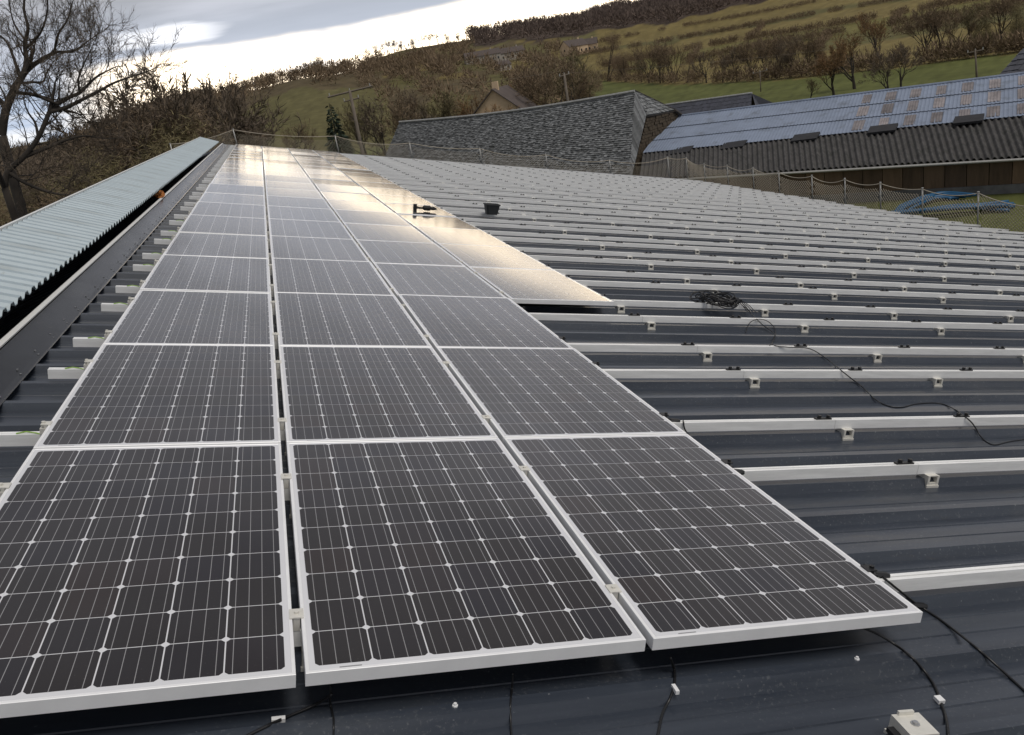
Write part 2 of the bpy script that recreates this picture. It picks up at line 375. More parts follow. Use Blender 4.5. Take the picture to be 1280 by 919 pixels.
# ------------------------------------------------------------------ the long shed whose roof we stand on
ORD = ['', 'first', 'second', 'third', 'fourth', 'fifth', 'sixth', 'seventh', 'eighth', 'ninth', 'tenth', 'eleventh', 'twelfth', 'thirteenth', 'fourteenth', 'fifteenth', 'sixteenth', 'seventeenth', 'eighteenth', 'nineteenth', 'twentieth',
       'twenty-first', 'twenty-second', 'twenty-third', 'twenty-fourth', 'twenty-fifth', 'twenty-sixth', 'twenty-seventh', 'twenty-eighth', 'twenty-ninth', 'thirtieth', 'thirty-first', 'thirty-second', 'thirty-third', 'thirty-fourth', 'thirty-fifth', 'thirty-sixth', 'thirty-seventh', 'thirty-eighth', 'thirty-ninth', 'fortieth', 'forty-first', 'forty-second']
PW, PL, GX, PY = .992, 1.684, .0248, 1.69199
RIB, RTOP, RVAL = PY / 5, -.118, -.160
X0, X1, Y1 = -.50, 21.75, 37.35
shed = empty('long_shed', (0, 0, 0)); tag(shed, 'long low shed with dark ribbed metal roof carrying the rows of solar panels', 'shed')
def sheet_profile(nrib, h=RTOP - RVAL):
    p = []
    for k in range(nrib):
        b = k * RIB
        p += [(b, 0), (b + .085, 0), (b + .088, -.004), (b + .094, -.004), (b + .097, 0), (b + .182, 0), (b + .185, -.004), (b + .191, -.004), (b + .194, 0), (b + .250, 0), (b + .274, h), (b + .318, h), (b + .336, 0)]
    p.append((nrib * RIB, 0)); return p
def sheet_mesh(xa, xb):
    mb = MB(); pr = sheet_profile(3); nx = 8
    for (y, z) in pr:
        for i in range(nx + 1): mb.v.append((xa + (xb - xa) * i / nx, y, z))
    for a in range(len(pr) - 1):
        for i in range(nx):
            q = a * (nx + 1) + i; mb.f.append((q, q + 1, q + nx + 2, q + nx + 1))
    return mb.mesh('roof_sheet', MT['roof'])
me_sheet = sheet_mesh(X0, X1)
ys0 = .285 - .30 - 3 * RIB * 4           # rib centres fall on .285 + k*RIB
nsh = int((Y1 - ys0) / (3 * RIB)) + 1
LFT = Matrix.Translation(RF @ Vector((X0 - .02, 0, RVAL))) @ Matrix.Rotation(-SL, 4, 'Y')
me_lsheet = sheet_mesh(-12., 0.)
for k in range(nsh):
    y = ys0 + k * 3 * RIB
    o = link('roof_sheet', me_sheet, shed); o.matrix_local = RF @ Matrix.Translation((0, y, RVAL + .0012 * (k % 2)))
    o = link('roof_sheet', me_lsheet, shed); o.matrix_local = LFT @ Matrix.Translation((0, y, .0012 * (k % 2)))
# fixing screws with washers along the purlins
mb = MB()
for j in (1,):
    for i in range(16):
        x = 1.42 + 1.33 * i; y = .285 + RIB * (j - 2) + .004
        for (r, z0, z1) in ((.0085, 0, .004), (.005, .004, .010)):
            a = [(x + r * math.cos(q * math.pi / 3), y + r * math.sin(q * math.pi / 3)) for q in range(6)]
            mb.hexa([(p, q, RTOP + .001 + z0) for p, q in a], [(p, q, RTOP + .001 + z1) for p, q in a])
o = mb.build('roof_screws', MT['white'], shed); o.matrix_local = RF; o['kind'] = 'stuff'
# ridge flashing: a folded strip climbing to the ridge, with its bare cut edge
mb = MB(); ya, yb = -4., 36.6
fl = [(-.352, -.116), (-.358, -.110), (-.392, -.106), (-.578, -.058), (-.582, -.085)]
rng = random.Random(3)
n = 60
for i in range(n + 1):
    y = ya + (yb - ya) * i / n; w_ = .003 * math.sin(i * 1.7) + .002 * math.sin(i * .63)
    for j, (x, z) in enumerate(fl): mb.v.append((x, y, z + (w_ if j == 2 else 0)))
for i in range(n):
    for j in range(len(fl) - 1): a = i * len(fl) + j; mb.f.append((a, a + 1, a + len(fl) + 1, a + len(fl)))
o = mb.build('ridge_flashing', MT['flash'], shed, smooth=False); o.matrix_local = RF
mb = MB(); mb.box(-.606, -.566, ya, yb, -.054, -.044); o = mb.build('flashing_edge', MT['edge'], shed); o.matrix_local = RF
mb = MB()
for i in range(90):
    y = -1 + i * .41
    for dx in (0, .03):
        a = [(-.380 - dx + .006 * math.cos(q * math.pi / 3), y + dx * 2 + .006 * math.sin(q * math.pi / 3)) for q in range(6)]
        zz = -.109 + (dx) * .26
        mb.hexa([(p, q, zz) for p, q in a], [(p, q, zz + .007) for p, q in a])
o = mb.build('flashing_rivets', MT['steel'], shed); o.matrix_local = RF; o['kind'] = 'stuff'
# raised pale blue corrugated ridge canopy, sheet by sheet
CP = .18
def canopy_mesh():
    mb = MB(); pr = []
    for k in range(5):
        b = k * CP; pr += [(b, 0), (b + .05, 0), (b + .078, .032), (b + .152, .032)]
    pr.append((5 * CP + .02, 0))
    xa, za, xb, zb = -1.29, .185, -.622, .070
    for (y, z) in pr: mb.v += [(xa, y, z + za), (xb, y, z + zb)]
    for i in range(len(pr) - 1): mb.f.append((2 * i, 2 * i + 1, 2 * i + 3, 2 * i + 2))
    k = len(mb.v)
    for (y, z) in pr: mb.v += [(xa, y, z + za - .006), (xb, y, z + zb - .006)]
    for i in range(len(pr) - 1):
        mb.f.append((k + 2 * i, k + 2 * i + 2, k + 2 * i + 3, k + 2 * i + 1)); mb.f.append((2 * i + 1, k + 2 * i + 1, k + 2 * i + 3, 2 * i + 3))
    return mb.mesh('canopy_sheet', MT['poly'])
me_c = canopy_mesh()
for k in range(41):
    o = link('canopy_sheet', me_c, shed); o.matrix_local = RF @ Matrix.Translation((0, -2.6 + k * 5 * CP, .003 * (k % 2)))
mb = MB(); mb.box(-1.315, -1.293, -2.6, 34.3, .150, .232); o = mb.build('canopy_edge_trim', MT['edge'], shed); o.matrix_local = RF
MB().box(-1.312, -1.296, -2.6, 34.3, -.70, .149).build('canopy_light_blocker', MT['wall'], shed).matrix_local = RF  # added wall: shuts out side light so the gap under the canopy stays dark
mb = MB()
for y in np.arange(-2, 34, 2.):
    mb.box(-1.25, -1.21, y, y + .05, -.6, .175)
o = mb.build('canopy_posts', MT['wall'], shed); o.matrix_local = RF; o['kind'] = 'stuff'
# walls under the roof
zb = -9.6; xe = X1 - .35
def rz(x): return float((RFn @ np.array([x, 0, RVAL]))[2])
xw = float((RFn @ np.array([xe, 0, RVAL]))[0])
mb = MB(); mb.box(xw - .1, xw, -3.9, Y1 - .3, zb, rz(xe) - .04); mb.build('wall', MT['wall'], shed)
mb = MB(); mb.box(-11.6, -11.5, -3.9, Y1 - .3, zb, -3.4); mb.build('wall', MT['wall'], shed)
for y in (-3.9, Y1 - .3):
    mb = MB(); pts = [(xw - .1, zb), (xw - .1, rz(xe) - .06), (-.5, -.16), (-11.4, -3.5), (-11.4, zb)]
    mb.hexa([(p, y, q) for p, q in pts], [(p, y - .1, q) for p, q in pts]); mb.build('gable_wall', MT['wall'], shed)

# ------------------------------------------------------------------ solar panels
CPX, CPY, CW_, CH_ = .1570, .1628, .1530, .1588
MX = (PW - 6 * CPX) / 2; MY = (PL - 10 * CPY) / 2
def frame_mesh():
    mb = MB(); t = .039; w = .011; e = .0015
    def bar(x0, x1, y0, y1):
        b = .0012
        lo = [(x0, y0, -t), (x1, y0, -t), (x1, y1, -t), (x0, y1, -t)]; mid = [(x0, y0, e - b), (x1, y0, e - b), (x1, y1, e - b), (x0, y1, e - b)]
        top = [(x0 + b, y0 + b, e), (x1 - b, y0 + b, e), (x1 - b, y1 - b, e), (x0 + b, y1 - b, e)]
        mb.hexa(lo, mid); mb.hexa(mid, top)
    bar(0, w, 0, PL); bar(PW - w, PW, 0, PL); bar(w, PW - w, 0, w); bar(w, PW - w, PL - w, PL)
    return mb.mesh('frame', MT['frame'])
me_frame = frame_mesh()
me_back = MB().box(.011, PW - .011, .011, PL - .011, -.006, 0).mesh('backsheet', MT['back'])
def cell_poly(x, y, c=.0105): return [(x + c, y), (x + CW_ - c, y), (x + CW_, y + c), (x + CW_, y + CH_ - c), (x + CW_ - c, y + CH_), (x + c, y + CH_), (x, y + CH_ - c), (x, y + c)]
def cells_mesh(cells, nm):
    mb = MB(); uv = []
    for (x, y) in cells:
        p = cell_poly(x, y); b = len(mb.v)
        mb.v += [(a, q, .0006) for a, q in p] + [(a, q, -.001) for a, q in p]
        mb.f.append(tuple(b + i for i in range(8))); uv += [((a - x) / CW_, (q - y) / CH_) for a, q in p]
        for i in range(8):
            j = (i + 1) % 8; mb.f.append((b + i, b + 8 + i, b + 8 + j, b + j)); uv += [(.0, .5)] * 4
    me = mb.mesh(nm, MT['cell']); l = me.uv_layers.new(name='UVMap'); l.data.foreach_set('uv', np.array(uv, np.float32).reshape(-1)); return me
allc = [(MX + i * CPX + (CPX - CW_) / 2, MY + j * CPY + (CPY - CH_) / 2) for i in range(6) for j in range(10)]
me_cells = cells_mesh(allc, 'solar_cells'); me_cell = cells_mesh([(0, 0)], 'solar_cell')
me_print = MB().box(.09, .15, .0125, .0165, .0002, .0007).mesh('print_mark', mat('grey_print', (.25, .25, .26), .6))
rng = random.Random(11)
COLN = ['column beside the ridge', 'second column from the ridge', 'third column from the ridge', 'short column farthest from the ridge']
for c in range(4):
    for r in range(3 if c == 3 else 0, 21):
        tx = rng.gauss(0, R(.20)); ty = rng.gauss(0, R(.12))
        if r < 2: tx *= .3; ty *= .3
        p = empty('solar_panel', mat=roof_at(c * (PW + GX), r * PY, 0, 0, tx, ty))
        k = r - (3 if c == 3 else 0) + 1
        where = 'nearest the camera' if k == 1 else ('farthest from the camera' if r == 20 else ORD[k] + ' from the near end')
        tag(p, 'dark solar panel in the %s, %s' % (COLN[c], where), 'solar panel', 'solar panels laid in rows on the roof')
        link('frame', me_frame, p); link('backsheet', me_back, p)
        if r < 3 and c < 3:
            for (x, y) in allc: link('solar_cell', me_cell, p, (x, y, 0))
        else:
            o = link('solar_cells', me_cells, p); o['kind'] = 'stuff'
        if r < 2: link('print_mark', me_print, p)

# ------------------------------------------------------------------ mounting rails with brackets and clamps
RH0, RH1 = -.0405, -.094
def rail_profile(xa, xb):
    mb = MB(); y0, y1 = -.021, .021
    pr = [(y0, RH1), (y0, RH0), (y0 + .017, RH0), (y0 + .017, RH0 - .012), (y1 - .017, RH0 - .012), (y1 - .017, RH0), (y1, RH0), (y1, RH1)]
    mb.hexa([(xa, y, z) for y, z in pr], [(xb, y, z) for y, z in pr]); return mb.mesh('rail_section', MT['alu'])
XS = [(-.215, 4.149), (4.1515, 10.35), (10.353, 16.55), (16.553, 21.35)]
me_rails = [rail_profile(a, b) for a, b in XS]
def bracket_geo(mb, x):
    w = .035; zt = RH1; zb_ = RTOP - .028
    mb.box(x - w, x - w + .013, -.052, .030, zb_, zt); mb.box(x + w - .013, x + w, -.052, .030, zb_, zt)
    mb.box(x - w + .011, x + w - .011, -.050, -.036, zb_ + .001, zb_ + .013); mb.box(x - w + .011, x + w - .011, -.046, .026, zt - .006, zt - .0005)
    mb.box(x - w - .003, x + w + .003, -.056, -.046, zb_ - .012, zb_ + .0015)
me_br = (lambda mb: (bracket_geo(mb, 0), mb.mesh('bracket', MT['alu_b']))[1])(MB())
def bclamp_geo(mb):
    mb.box(-.054, .054, -.012, .012, RH0 + .0005, RH0 + .008)
    for x in (-.026, .036):
        a = [(x + .012 * math.cos(q * math.pi / 4), .012 * math.sin(q * math.pi / 4)) for q in range(8)]
        mb.hexa([(p, q, RH0 + .008) for p, q in a], [(p * 1., q, RH0 + .024) for p, q in a])
me_bc = (lambda mb: (bclamp_geo(mb), mb.mesh('black_clamp', MT['black']))[1])(MB())
def mclamp():
    mb = MB(); mb.box(-.0205, .0205, -.024, .024, .0022, .0062); mb.box(-.0095, .0095, -.022, .022, RH0, .0022)
    a = [(.0075 * math.cos(q * math.pi / 3), .0075 * math.sin(q * math.pi / 3)) for q in range(6)]
    mb.hexa([(p, q, .0062) for p, q in a], [(p, q, .013) for p, q in a]); return mb.mesh('mid_clamp', MT['alu_b'])
me_mc = mclamp()
def eclamp(s, m):
    mb = MB(); mb.box(-.034, -.004, -.024, .024, RH0, -.012); mb.box(-.030, .010, -.022, .022, .0022, .0065); mb.box(-.016, -.004, -.022, .022, -.012, .0022)
    a = [(-.022 + .009 * math.cos(q * math.pi / 3), .009 * math.sin(q * math.pi / 3)) for q in range(6)]
    mb.hexa([(p, q, -.012) for p, q in a], [(p, q, .014) for p, q in a])
    if s < 0:
        mb.v = [(-x, y, z) for x, y, z in mb.v]; mb.f = [tuple(reversed(f)) for f in mb.f]
    return mb.mesh('end_clamp', m)
me_el = eclamp(1, MT['alu_b']); me_er = eclamp(-1, MT['black'])
def wire_mesh():
    mb = MB(); mb.tube([(-.13, -.012, RH0 + .004), (-.09, -.014, RH0 + .012), (-.05, -.016, RH0 + .006), (-.02, -.019, RH0 - .004), (.0, -.024, RH0 - .014), (.03, -.02, RH0 - .01)], .0035, 5)
    return mb.mesh('earth_wire', MT['wire'])
me_wire = wire_mesh()
def join_at(geo, xs, nm, m):
    mb = MB()
    for x in xs:
        t = MB(); geo(t); b = len(mb.v); mb.v += [(p[0] + x, p[1], p[2]) for p in t.v]; mb.f += [tuple(i + b for i in f) for f in t.f]
    return mb.mesh(nm, m)
BX = [4.235 + 1.59 * k for k in range(-2, 11)]
def clamp_xs(first): return [4.0737 + 1.0168 * k for k in range(first, 17)]
me_brs = join_at(lambda t: bracket_geo(t, 0), BX, 'brackets', MT['alu_b'])
me_bcs = join_at(bclamp_geo, clamp_xs(1), 'black_clamps', MT['black'])
for i in range(42):
    r = i // 2; y = r * PY + (.285 if i % 2 == 0 else .285 + 3 * RIB)
    t = empty('mounting_rail', mat=roof_at(0, y, 0))
    lab = 'nearest the camera' if i == 0 else ('farthest from the camera' if i == 41 else ORD[i + 1] + ' from the near edge of the roof')
    tag(t, 'long silver mounting rail across the dark roof, ' + lab, 'rail', 'mounting rails across the roof')
    for me in me_rails: link('rail_section', me, t)
    inst = 4 if r >= 3 else 3
    if i < 16:
        for x in BX: link('bracket', me_br, t, (x, 0, 0))
        for x in clamp_xs(0 if inst == 3 else 1): link('black_clamp', me_bc, t, (x, 0, 0))
    else:
        o = link('brackets', me_brs, t); o['kind'] = 'stuff'; o = link('black_clamps', me_bcs, t); o['kind'] = 'stuff'
    for c in range(1, inst): link('mid_clamp', me_mc, t, (c * (PW + GX) - GX / 2, 0, 0))
    link('end_clamp', me_el, t); link('end_clamp', me_er, t, ((PW + GX) * inst - GX, 0, 0))
    if i < 12: link('earth_wire', me_wire, t)
# the loose bracket waiting on the nearest open rib
t = empty('loose_bracket', mat=roof_at(*(rfp(1144, 905, RTOP + .046) - np.array([0, 0, .046])), R(-4)))
tag(t, 'loose silver bracket with a bolt on a bare rib at the lower right corner', 'bracket')
mb = MB(); w = .045; h = .046
mb.box(-w, w, -.044, .044, h - .007, h); mb.box(-w, -w + .009, -.044, .044, 0, h - .007); mb.box(w - .009, w, -.044, .044, 0, h - .007)
mb.box(-w - .012, -w, -.044, .044, -.012, .001); mb.box(w, w + .012, -.044, .044, -.012, .001)
mb.build('bracket_body', MT['alu_b'], t)
mb = MB(); mb.box(-.027, .022, .036, .045, h, h + .012); mb.build('bracket_lip', MT['alu_b'], t)
mb = MB()
for rr, z0, z1 in ((.013, h, h + .0025), (.0075, h + .0025, h + .008)):
    a = [(rr * math.cos(q * math.pi / 4), rr * math.sin(q * math.pi / 4)) for q in range(8)]; mb.hexa([(p, q, z0) for p, q in a], [(p, q, z1) for p, q in a])
mb.build('bolt', MT['steel'], t)
mb = MB(); mb.box(-.068, -.0465, -.01, .025, .008, .022); mb.build('rubber_pad', MT['black'], t)

# ------------------------------------------------------------------ cables and loose things on the roof
def spline(pts, n=8):
    P = [np.asarray(p, float) for p in pts]; P = [2 * P[0] - P[1]] + P + [2 * P[-1] - P[-2]]; out = []
    for i in range(1, len(P) - 2):
        for k in range(n):
            t = k / n; a, b, c, d = P[i - 1], P[i], P[i + 1], P[i + 2]
            out.append(.5 * (2 * b + (c - a) * t + (2 * a - 5 * b + 4 * c - d) * t * t + (3 * b - a - 3 * c + d) * t ** 3))
    out.append(P[-2]); return out
def surf(x, y):
    q = (y - .285 + .044) % RIB                        # the rib: 44 mm either side of its centre line
    i_ = (y - .285) % PY
    if x > -.2 and (i_ < .024 or i_ > PY - .024 or abs(i_ - 3 * RIB) < .024) and y > 0: return RH0
    if q > .088: return RVAL
    return RVAL + (RTOP - RVAL) * min(1., q / .022, (.088 - q) / .022)
def drape(u, v):
    h = RVAL
    for h in np.linspace(-.035, RVAL, 64):
        p = rfp(u, v, h)
        if surf(p[0], p[1]) >= h: break
    return float(h)
def cable(px, rad, label, tagpos=None, knots=()):
    Q = spline([np.array([u, v]) for u, v, h in px], 10); n = len(Q); Hs = []
    for i, q in enumerate(Q):
        a, b = px[min(i // 10, len(px) - 1)][2], px[min(i // 10 + 1, len(px) - 1)][2]; k = (i % 10) / 10
        d = drape(q[0], q[1]); A = d if a is None else a; B = d if b is None else b; Hs.append(max(d, A * (1 - k) + B * k) + rad)
    Hs = np.array(Hs)
    for _ in range(3): Hs = np.maximum(Hs, np.convolve(np.pad(Hs, 2, 'edge'), np.ones(5) / 5, 'valid'))
    P = [rfp(q[0], q[1], h) for q, h in zip(Q, Hs)]
    t = empty('cable', mat=roof_at(*P[0])); tag(t, label, 'cable')
    MB().tube([p - P[0] for p in P], rad, 6).build('cable_run', MT['cable'], t, smooth=True)
    for (u, v, h, dx, dy) in tagpos or ():
        q = rfp(u, v, drape(u, v) + rad * 2) - P[0]
        mb = MB(); mb.hexa([(q[0] - dx, q[1] - dy, q[2] - .006), (q[0] + dx, q[1] - dy, q[2] - .006), (q[0] + dx, q[1] + dy, q[2] - .002), (q[0] - dx, q[1] + dy, q[2] - .002)],
                           [(q[0] - dx, q[1] - dy, q[2] + .006), (q[0] + dx, q[1] - dy, q[2] + .006), (q[0] + dx, q[1] + dy, q[2] + .008), (q[0] - dx, q[1] + dy, q[2] + .008)])
        mb.build('white_tag', MT['white'], t)
    for (u, v, h, r_) in knots:
        q = rfp(u, v, drape(u, v) + rad) - P[0]; mb = MB(); mb.tube([q + np.array([-.03, .012, 0]), q + np.array([-.018, .006, 0]), q + np.array([.018, -.006, 0]), q + np.array([.03, -.012, 0])], [r_ * .6, r_, r_, r_ * .6], 6); mb.build('connector', MT['black'], t)
    return t
V = None
cable([(1075, 783, -.07), (1105, 797, -.10), (1140, 822, V), (1165, 852, V), (1177, 880, V), (1184, 905, V), (1186, 935, V)], .0045, 'black cable with a white tag dangling beside the loose bracket', [(1174, 875, V, .012, .012)])
cable([(1080, 706, V), (1098, 717, V), (1120, 735, V), (1146, 755, V), (1180, 778, V), (1230, 818, V), (1290, 872, V), (1330, 905, V)], .0045, 'black cable running from the third panel down to the right edge', None, [(1101, 719, -.045, .014), (1148, 757, -.12, .012)])
cable([(838, 822, -.09), (843, 838, V), (843, 856, V), (838, 872, V), (828, 893, V), (822, 920, V), (815, 945, V)], .0045, 'black twisted cable with a white tag below the gap right of centre', [(844, 862, V, .006, .016)])
cable([(415, 868, -.10), (392, 882, V), (350, 900, V), (305, 922, V), (260, 945, V)], .0045, 'black cable with a small white connector under the front left panel', [(348, 900, V, .018, .006)])
cable([(854, 526, V), (858, 540, V), (880, 562, V), (905, 582, V), (921, 589, V)], .004, 'short black lead joining two clamps beside the third column', None, [(922, 590, -.035, .014), (843, 526, -.03, .014)])
cable([(930, 383, V), (952, 405, V), (968, 418, V), (966, 431, V), (985, 434, V), (1012, 436, V), (1035, 450, V), (1060, 470, V), (1078, 484, V), (1095, 500, V), (1112, 508, V), (1128, 509, V), (1145, 505, V), (1172, 504, V), (1190, 510, V), (1205, 520, V), (1216, 530, V), (1228, 548, V), (1242, 556, V), (1262, 552, V), (1290, 548, V)], .0040, 'thin black cable wandering from the coil across the rails to the right')
cable([(413, 858, -.06), (413, 880, V), (417, 900, V), (416, 935, V)], .003, 'thin straight lead hanging from the gap between the two left columns')
cable([(641, 842, -.09), (640, 862, V), (638, 885, V), (640, 935, V)], .003, 'thin straight lead hanging below the middle panel')
cable([(932, 416, V), (937, 404, V), (948, 399, V), (960, 402, V), (969, 412, V), (968, 424, V), (962, 432, V)], .0035, 'thin looped end of black cable lying on the rails below the coil')
t = empty('cable_coil', mat=roof_at(5.30, 5.36, -.03)); t.scale = (.82, .82, .82); tag(t, 'loose coil of black cable lying across two rails', 'cable coil')
rng = random.Random(5); mb = MB(); pts = []
for k in range(15 * 14):
    a = k / 14 * 2 * math.pi; i = k // 14
    if k % 14 == 0: rx, ry, ox, oy, zz = .17 + rng.uniform(-.05, .06), .20 + rng.uniform(-.06, .12), rng.uniform(-.06, .06), rng.uniform(-.10, .08), rng.uniform(0, .05)
    pts.append((ox + rx * math.cos(a) - .05 * math.sin(a), oy + ry * math.sin(a) + .04, .0 + zz + .045 * math.sin(2 * a + i)))
mb.tube(spline(pts, 2), .0065, 5); mb.build('cable_loops', MT['cable'], t, smooth=True)
for k in range(4):
    mb = MB(); x = .10 + .03 * k
    mb.tube(spline([(x - .1, .1, .02), (x, .22, .03), (x + .10, .15 + .03 * k, .03), (x + .18, -.02, .0), (x + .22, -.16 - .02 * k, -.08)]), .0045, 5); mb.build('loose_tail', MT['cable'], t, smooth=True)
# black cordless tool lying on the golden panels
q = rfp(531, 264, .002); t = empty('power_tool', mat=roof_at(q[0], q[1], .004, R(-6))); t.scale = (.85, .85, .85); tag(t, 'black cordless hand tool lying on the golden reflecting panels', 'power tool')
mb = MB(); mb.box(-.235, -.165, -.05, .05, 0, .125); mb.build('battery', MT['tool'], t)
mb = MB(); mb.tube([(-.165, 0, .06), (-.08, 0, .052), (-.02, 0, .06)], [.024, .020, .028], 8); mb.build('grip', MT['tool'], t)
mb = MB(); mb.tube([(-.04, .0, .060), (-.02, 0, .062), (.10, 0, .062), (.12, 0, .06)], [.030, .052, .052, .034], 10); mb.build('motor_body', MT['tool'], t)
mb = MB(); mb.tube([(.12, 0, .06), (.155, 0, .06), (.205, 0, .056), (.235, 0, .055)], [.032, .036, .026, .012], 10); mb.build('chuck', MT['tool'], t)
# dark grey bucket on the rails
q = rfp(614, 268, -.04); t = empty('bucket', mat=roof_at(q[0], q[1], -.038)); t.scale = (.9, .9, .9); tag(t, 'dark grey tapered bucket standing on the bare rails', 'bucket')
def ring(mb, z, a, b): mb.v += [(sx * (a - c), sy * (b - c2), z) for sx, sy, c, c2 in ((-1, -1, .03, 0), (1, -1, .03, 0), (1, -1, 0, .03), (1, 1, 0, .03), (1, 1, .03, 0), (-1, 1, .03, 0), (-1, 1, 0, .03), (-1, -1, 0, .03))]
mb = MB()
for z, a, b in ((0, .105, .105), (.20, .142, .142), (.20, .134, .134), (.02, .098, .098)): ring(mb, z, a, b)
for l in range(3):
    for k in range(8): j = (k + 1) % 8; mb.f.append((l * 8 + k, l * 8 + j, l * 8 + 8 + j, l * 8 + 8 + k))
mb.f.append(tuple(range(24, 32))); mb.f.append(tuple(reversed(range(8)))); mb.build('bucket_body', MT['bucket'], t)
mb = MB(); ring(mb, .188, .152, .152); ring(mb, .207, .152, .152); ring(mb, .207, .140, .140); ring(mb, .188, .140, .140)
for l in range(4):
    for k in range(8): j = (k + 1) % 8; a = (l + 1) % 4; mb.f.append((l * 8 + k, l * 8 + j, a * 8 + j, a * 8 + k))
mb.build('rim', MT['bucket'], t)
# crumpled orange cloth in the ridge gap
q = rfp(198, 246, -.04); t = empty('cloth', mat=roof_at(q[0], q[1], -.05)); tag(t, 'small crumpled orange cloth caught between the blue canopy and the ridge flashing', 'cloth')
rng = random.Random(8)
def crumple(a, b):
    th = a * 2 * math.pi; ph = b * math.pi; rr = .085 * (1 + .35 * math.sin(3 * th + 5 * ph) * math.sin(ph) + .2 * math.sin(7 * th - 4 * ph) * math.sin(ph))
    return (rr * math.sin(ph) * math.cos(th) * .9, 1.9 * rr * math.sin(ph) * math.sin(th), .05 + .75 * rr * math.cos(ph))
mb = MB(); mb.grid(crumple, 18, 10); mb.build('cloth_fold', MT['orange'], t)

# ------------------------------------------------------------------ safety net on posts round the roof edge
def post_thing(base_r, top_w, label):
    b = w_of_r(base_r); t = empty('net_post', tuple(b)); tag(t, label, 'post', 'net posts round the roof edge')
    d = np.asarray(top_w) - b
    MB().tube([(0, 0, 0), tuple(d * .5), tuple(d)], .024, 8).build('pole', MT['post'], t, smooth=True)
    MB().box(-.07, .07, -.07, .07, -.02, .012).build('base_plate', MT['post'], t)
    mb = MB(); mb.tube([tuple(d * .985), tuple(d * 1.01)], .034, 8); mb.build('cap', MT['post'], t)
    return b, b + d
far_px = [(-3.4, None), (297, 160), (424, 168), (516, 177), (603, 184), (685, 192), (764, 199), (810, 192)]
yF = 37.15
def far_x(u):                                          # x where the roof edge y=yF is seen at column u
    lo, hi = -5, 40
    for _ in range(50):
        mid = (lo + hi) / 2; P = w_of_r((mid, yF, RVAL)); c = M.T @ (P - CW)
        if 640 + F * c[0] / c[2] < u: lo = mid
        else: hi = mid
    return lo
def right_y(u):
    lo, hi = 5, 37
    for _ in range(50):
        mid = (lo + hi) / 2; P = w_of_r((21.55, mid, RVAL)); c = M.T @ (P - CW)
        if 640 + F * c[0] / c[2] > u: lo = mid
        else: hi = mid
    return lo
spots = [('far', far_x(u), v) for u, v in ((297, 160), (424, 168), (516, 177), (603, 184), (685, 192), (764, 199))]
right = [(857, 197), (882, 204), (911, 206), (943, 209), (975, 214), (1016, 219), (1057, 223), (1101, 228), (1153, 235), (1222, 240)]
UP = np.array([0, 0, 1.])
posts = []
# post on the other slope, left of the canopy
bl = np.array(LFT @ Vector((-2.2, yF, .0)))
def add_post(br, h, label): posts.append(post_thing(br, w_of_r(br) + UP * h + np.array([0, 0, 0]), label))
posts.append(post_thing(RFn.T @ bl, bl + UP * 1.05, 'pale net post beyond the far end of the blue canopy'))
names = ['pale leaning net post at the far end of the first panel column', 'pale net post behind the far end of the fourth panel column', 'pale net post in front of the left end of the slate barn', 'pale net post in front of the middle of the slate roof',
         'pale net post in front of the right half of the slate roof', 'pale net post below the right end of the slate barn']
for (k, x, v), nm in zip(spots, names):
    br = (x, yF, RVAL); b = w_of_r(br); d = ray([297, 424, 516, 603, 685, 764][names.index(nm)], v); kk = (b[1] - CW[1]) / d[1]
    add_post(br, max(.5, float((CW + d * kk)[2] - b[2])), nm)
add_post((20.6, yF, RVAL), 1.1, 'pale net post next to the far right corner of the roof')
for i, (u, v) in enumerate(right):
    y = right_y(u); br = (21.55, y, RVAL); b = w_of_r(br); d = ray(u, v); kk = math.hypot(b[0] - CW[0], b[1] - CW[1]) / math.hypot(d[0], d[1])
    nm = 'pale net post at the far right corner of the roof' if i == 0 else ('pale net post on the right roof edge, nearest the camera' if i == 9 else 'pale net post on the right roof edge, %s from the far corner' % ORD[i])
    add_post(br, max(.6, float((CW + d * kk)[2] - b[2])), nm)
lastb, lastt = posts[-1]
P2 = w_of_r((21.55, max(right_y(1275), 8) - 1.2, RVAL)); posts.append(post_thing(RFn.T @ P2, P2 + UP * 1.0, 'pale net post on the right roof edge, just outside the picture'))
def net_thing(idx, label, seed):
    rng = random.Random(seed)
    t = empty('safety_net', tuple(posts[idx[0]][0])); tag(t, label, 'net', 'safety nets strung between the posts')
    net = MB(); rope = MB()
    for a, b in zip(idx[:-1], idx[1:]):
        B0, T0 = posts[a]; B1, T1 = posts[b]; Ln = np.linalg.norm(B1 - B0); sag = rng.uniform(.10, .22) * min(1, Ln / 2.5)
        out = np.array([rng.uniform(-.08, .08), rng.uniform(-.05, .08), 0])
        T0 = T0 - .04 * UP; T1 = T1 - .04 * UP
        def top(s): return T0 * (1 - s) + T1 * s - UP * sag * 4 * s * (1 - s)
        def P(s, q): return (B0 * (1 - s) + B1 * s) * (1 - q) + top(s) * q + out * math.sin(math.pi * s) * math.sin(math.pi * q)
        rope.tube([top(k / 10) for k in range(11)], .014, 5)
        rope.tube([P(k / 10, .02) for k in range(11)], .009, 4)
        st = .125; hgt = 1.0; na = int(Ln / st); nb = max(4, int(np.linalg.norm(T0 - B0) / st))
        for k in range(-nb, na + 1):
            for sgn in (1, -1):
                ps = []
                for j in range(0, nb + 1, 2):
                    x = (k + j) / na if sgn > 0 else (k + nb - j) / na
                    if -1e-6 <= x <= 1 + 1e-6: ps.append(P(x, j / nb))
                if len(ps) > 1: net.tube(ps, .0042 if seed == 1 else .0095, 3, cap=False)
    net.build('netting', MT['net'], t, origin='world')['kind'] = 'stuff'
    rope.build('edge_rope', MT['rope'], t, smooth=True, origin='world')
nf = 7
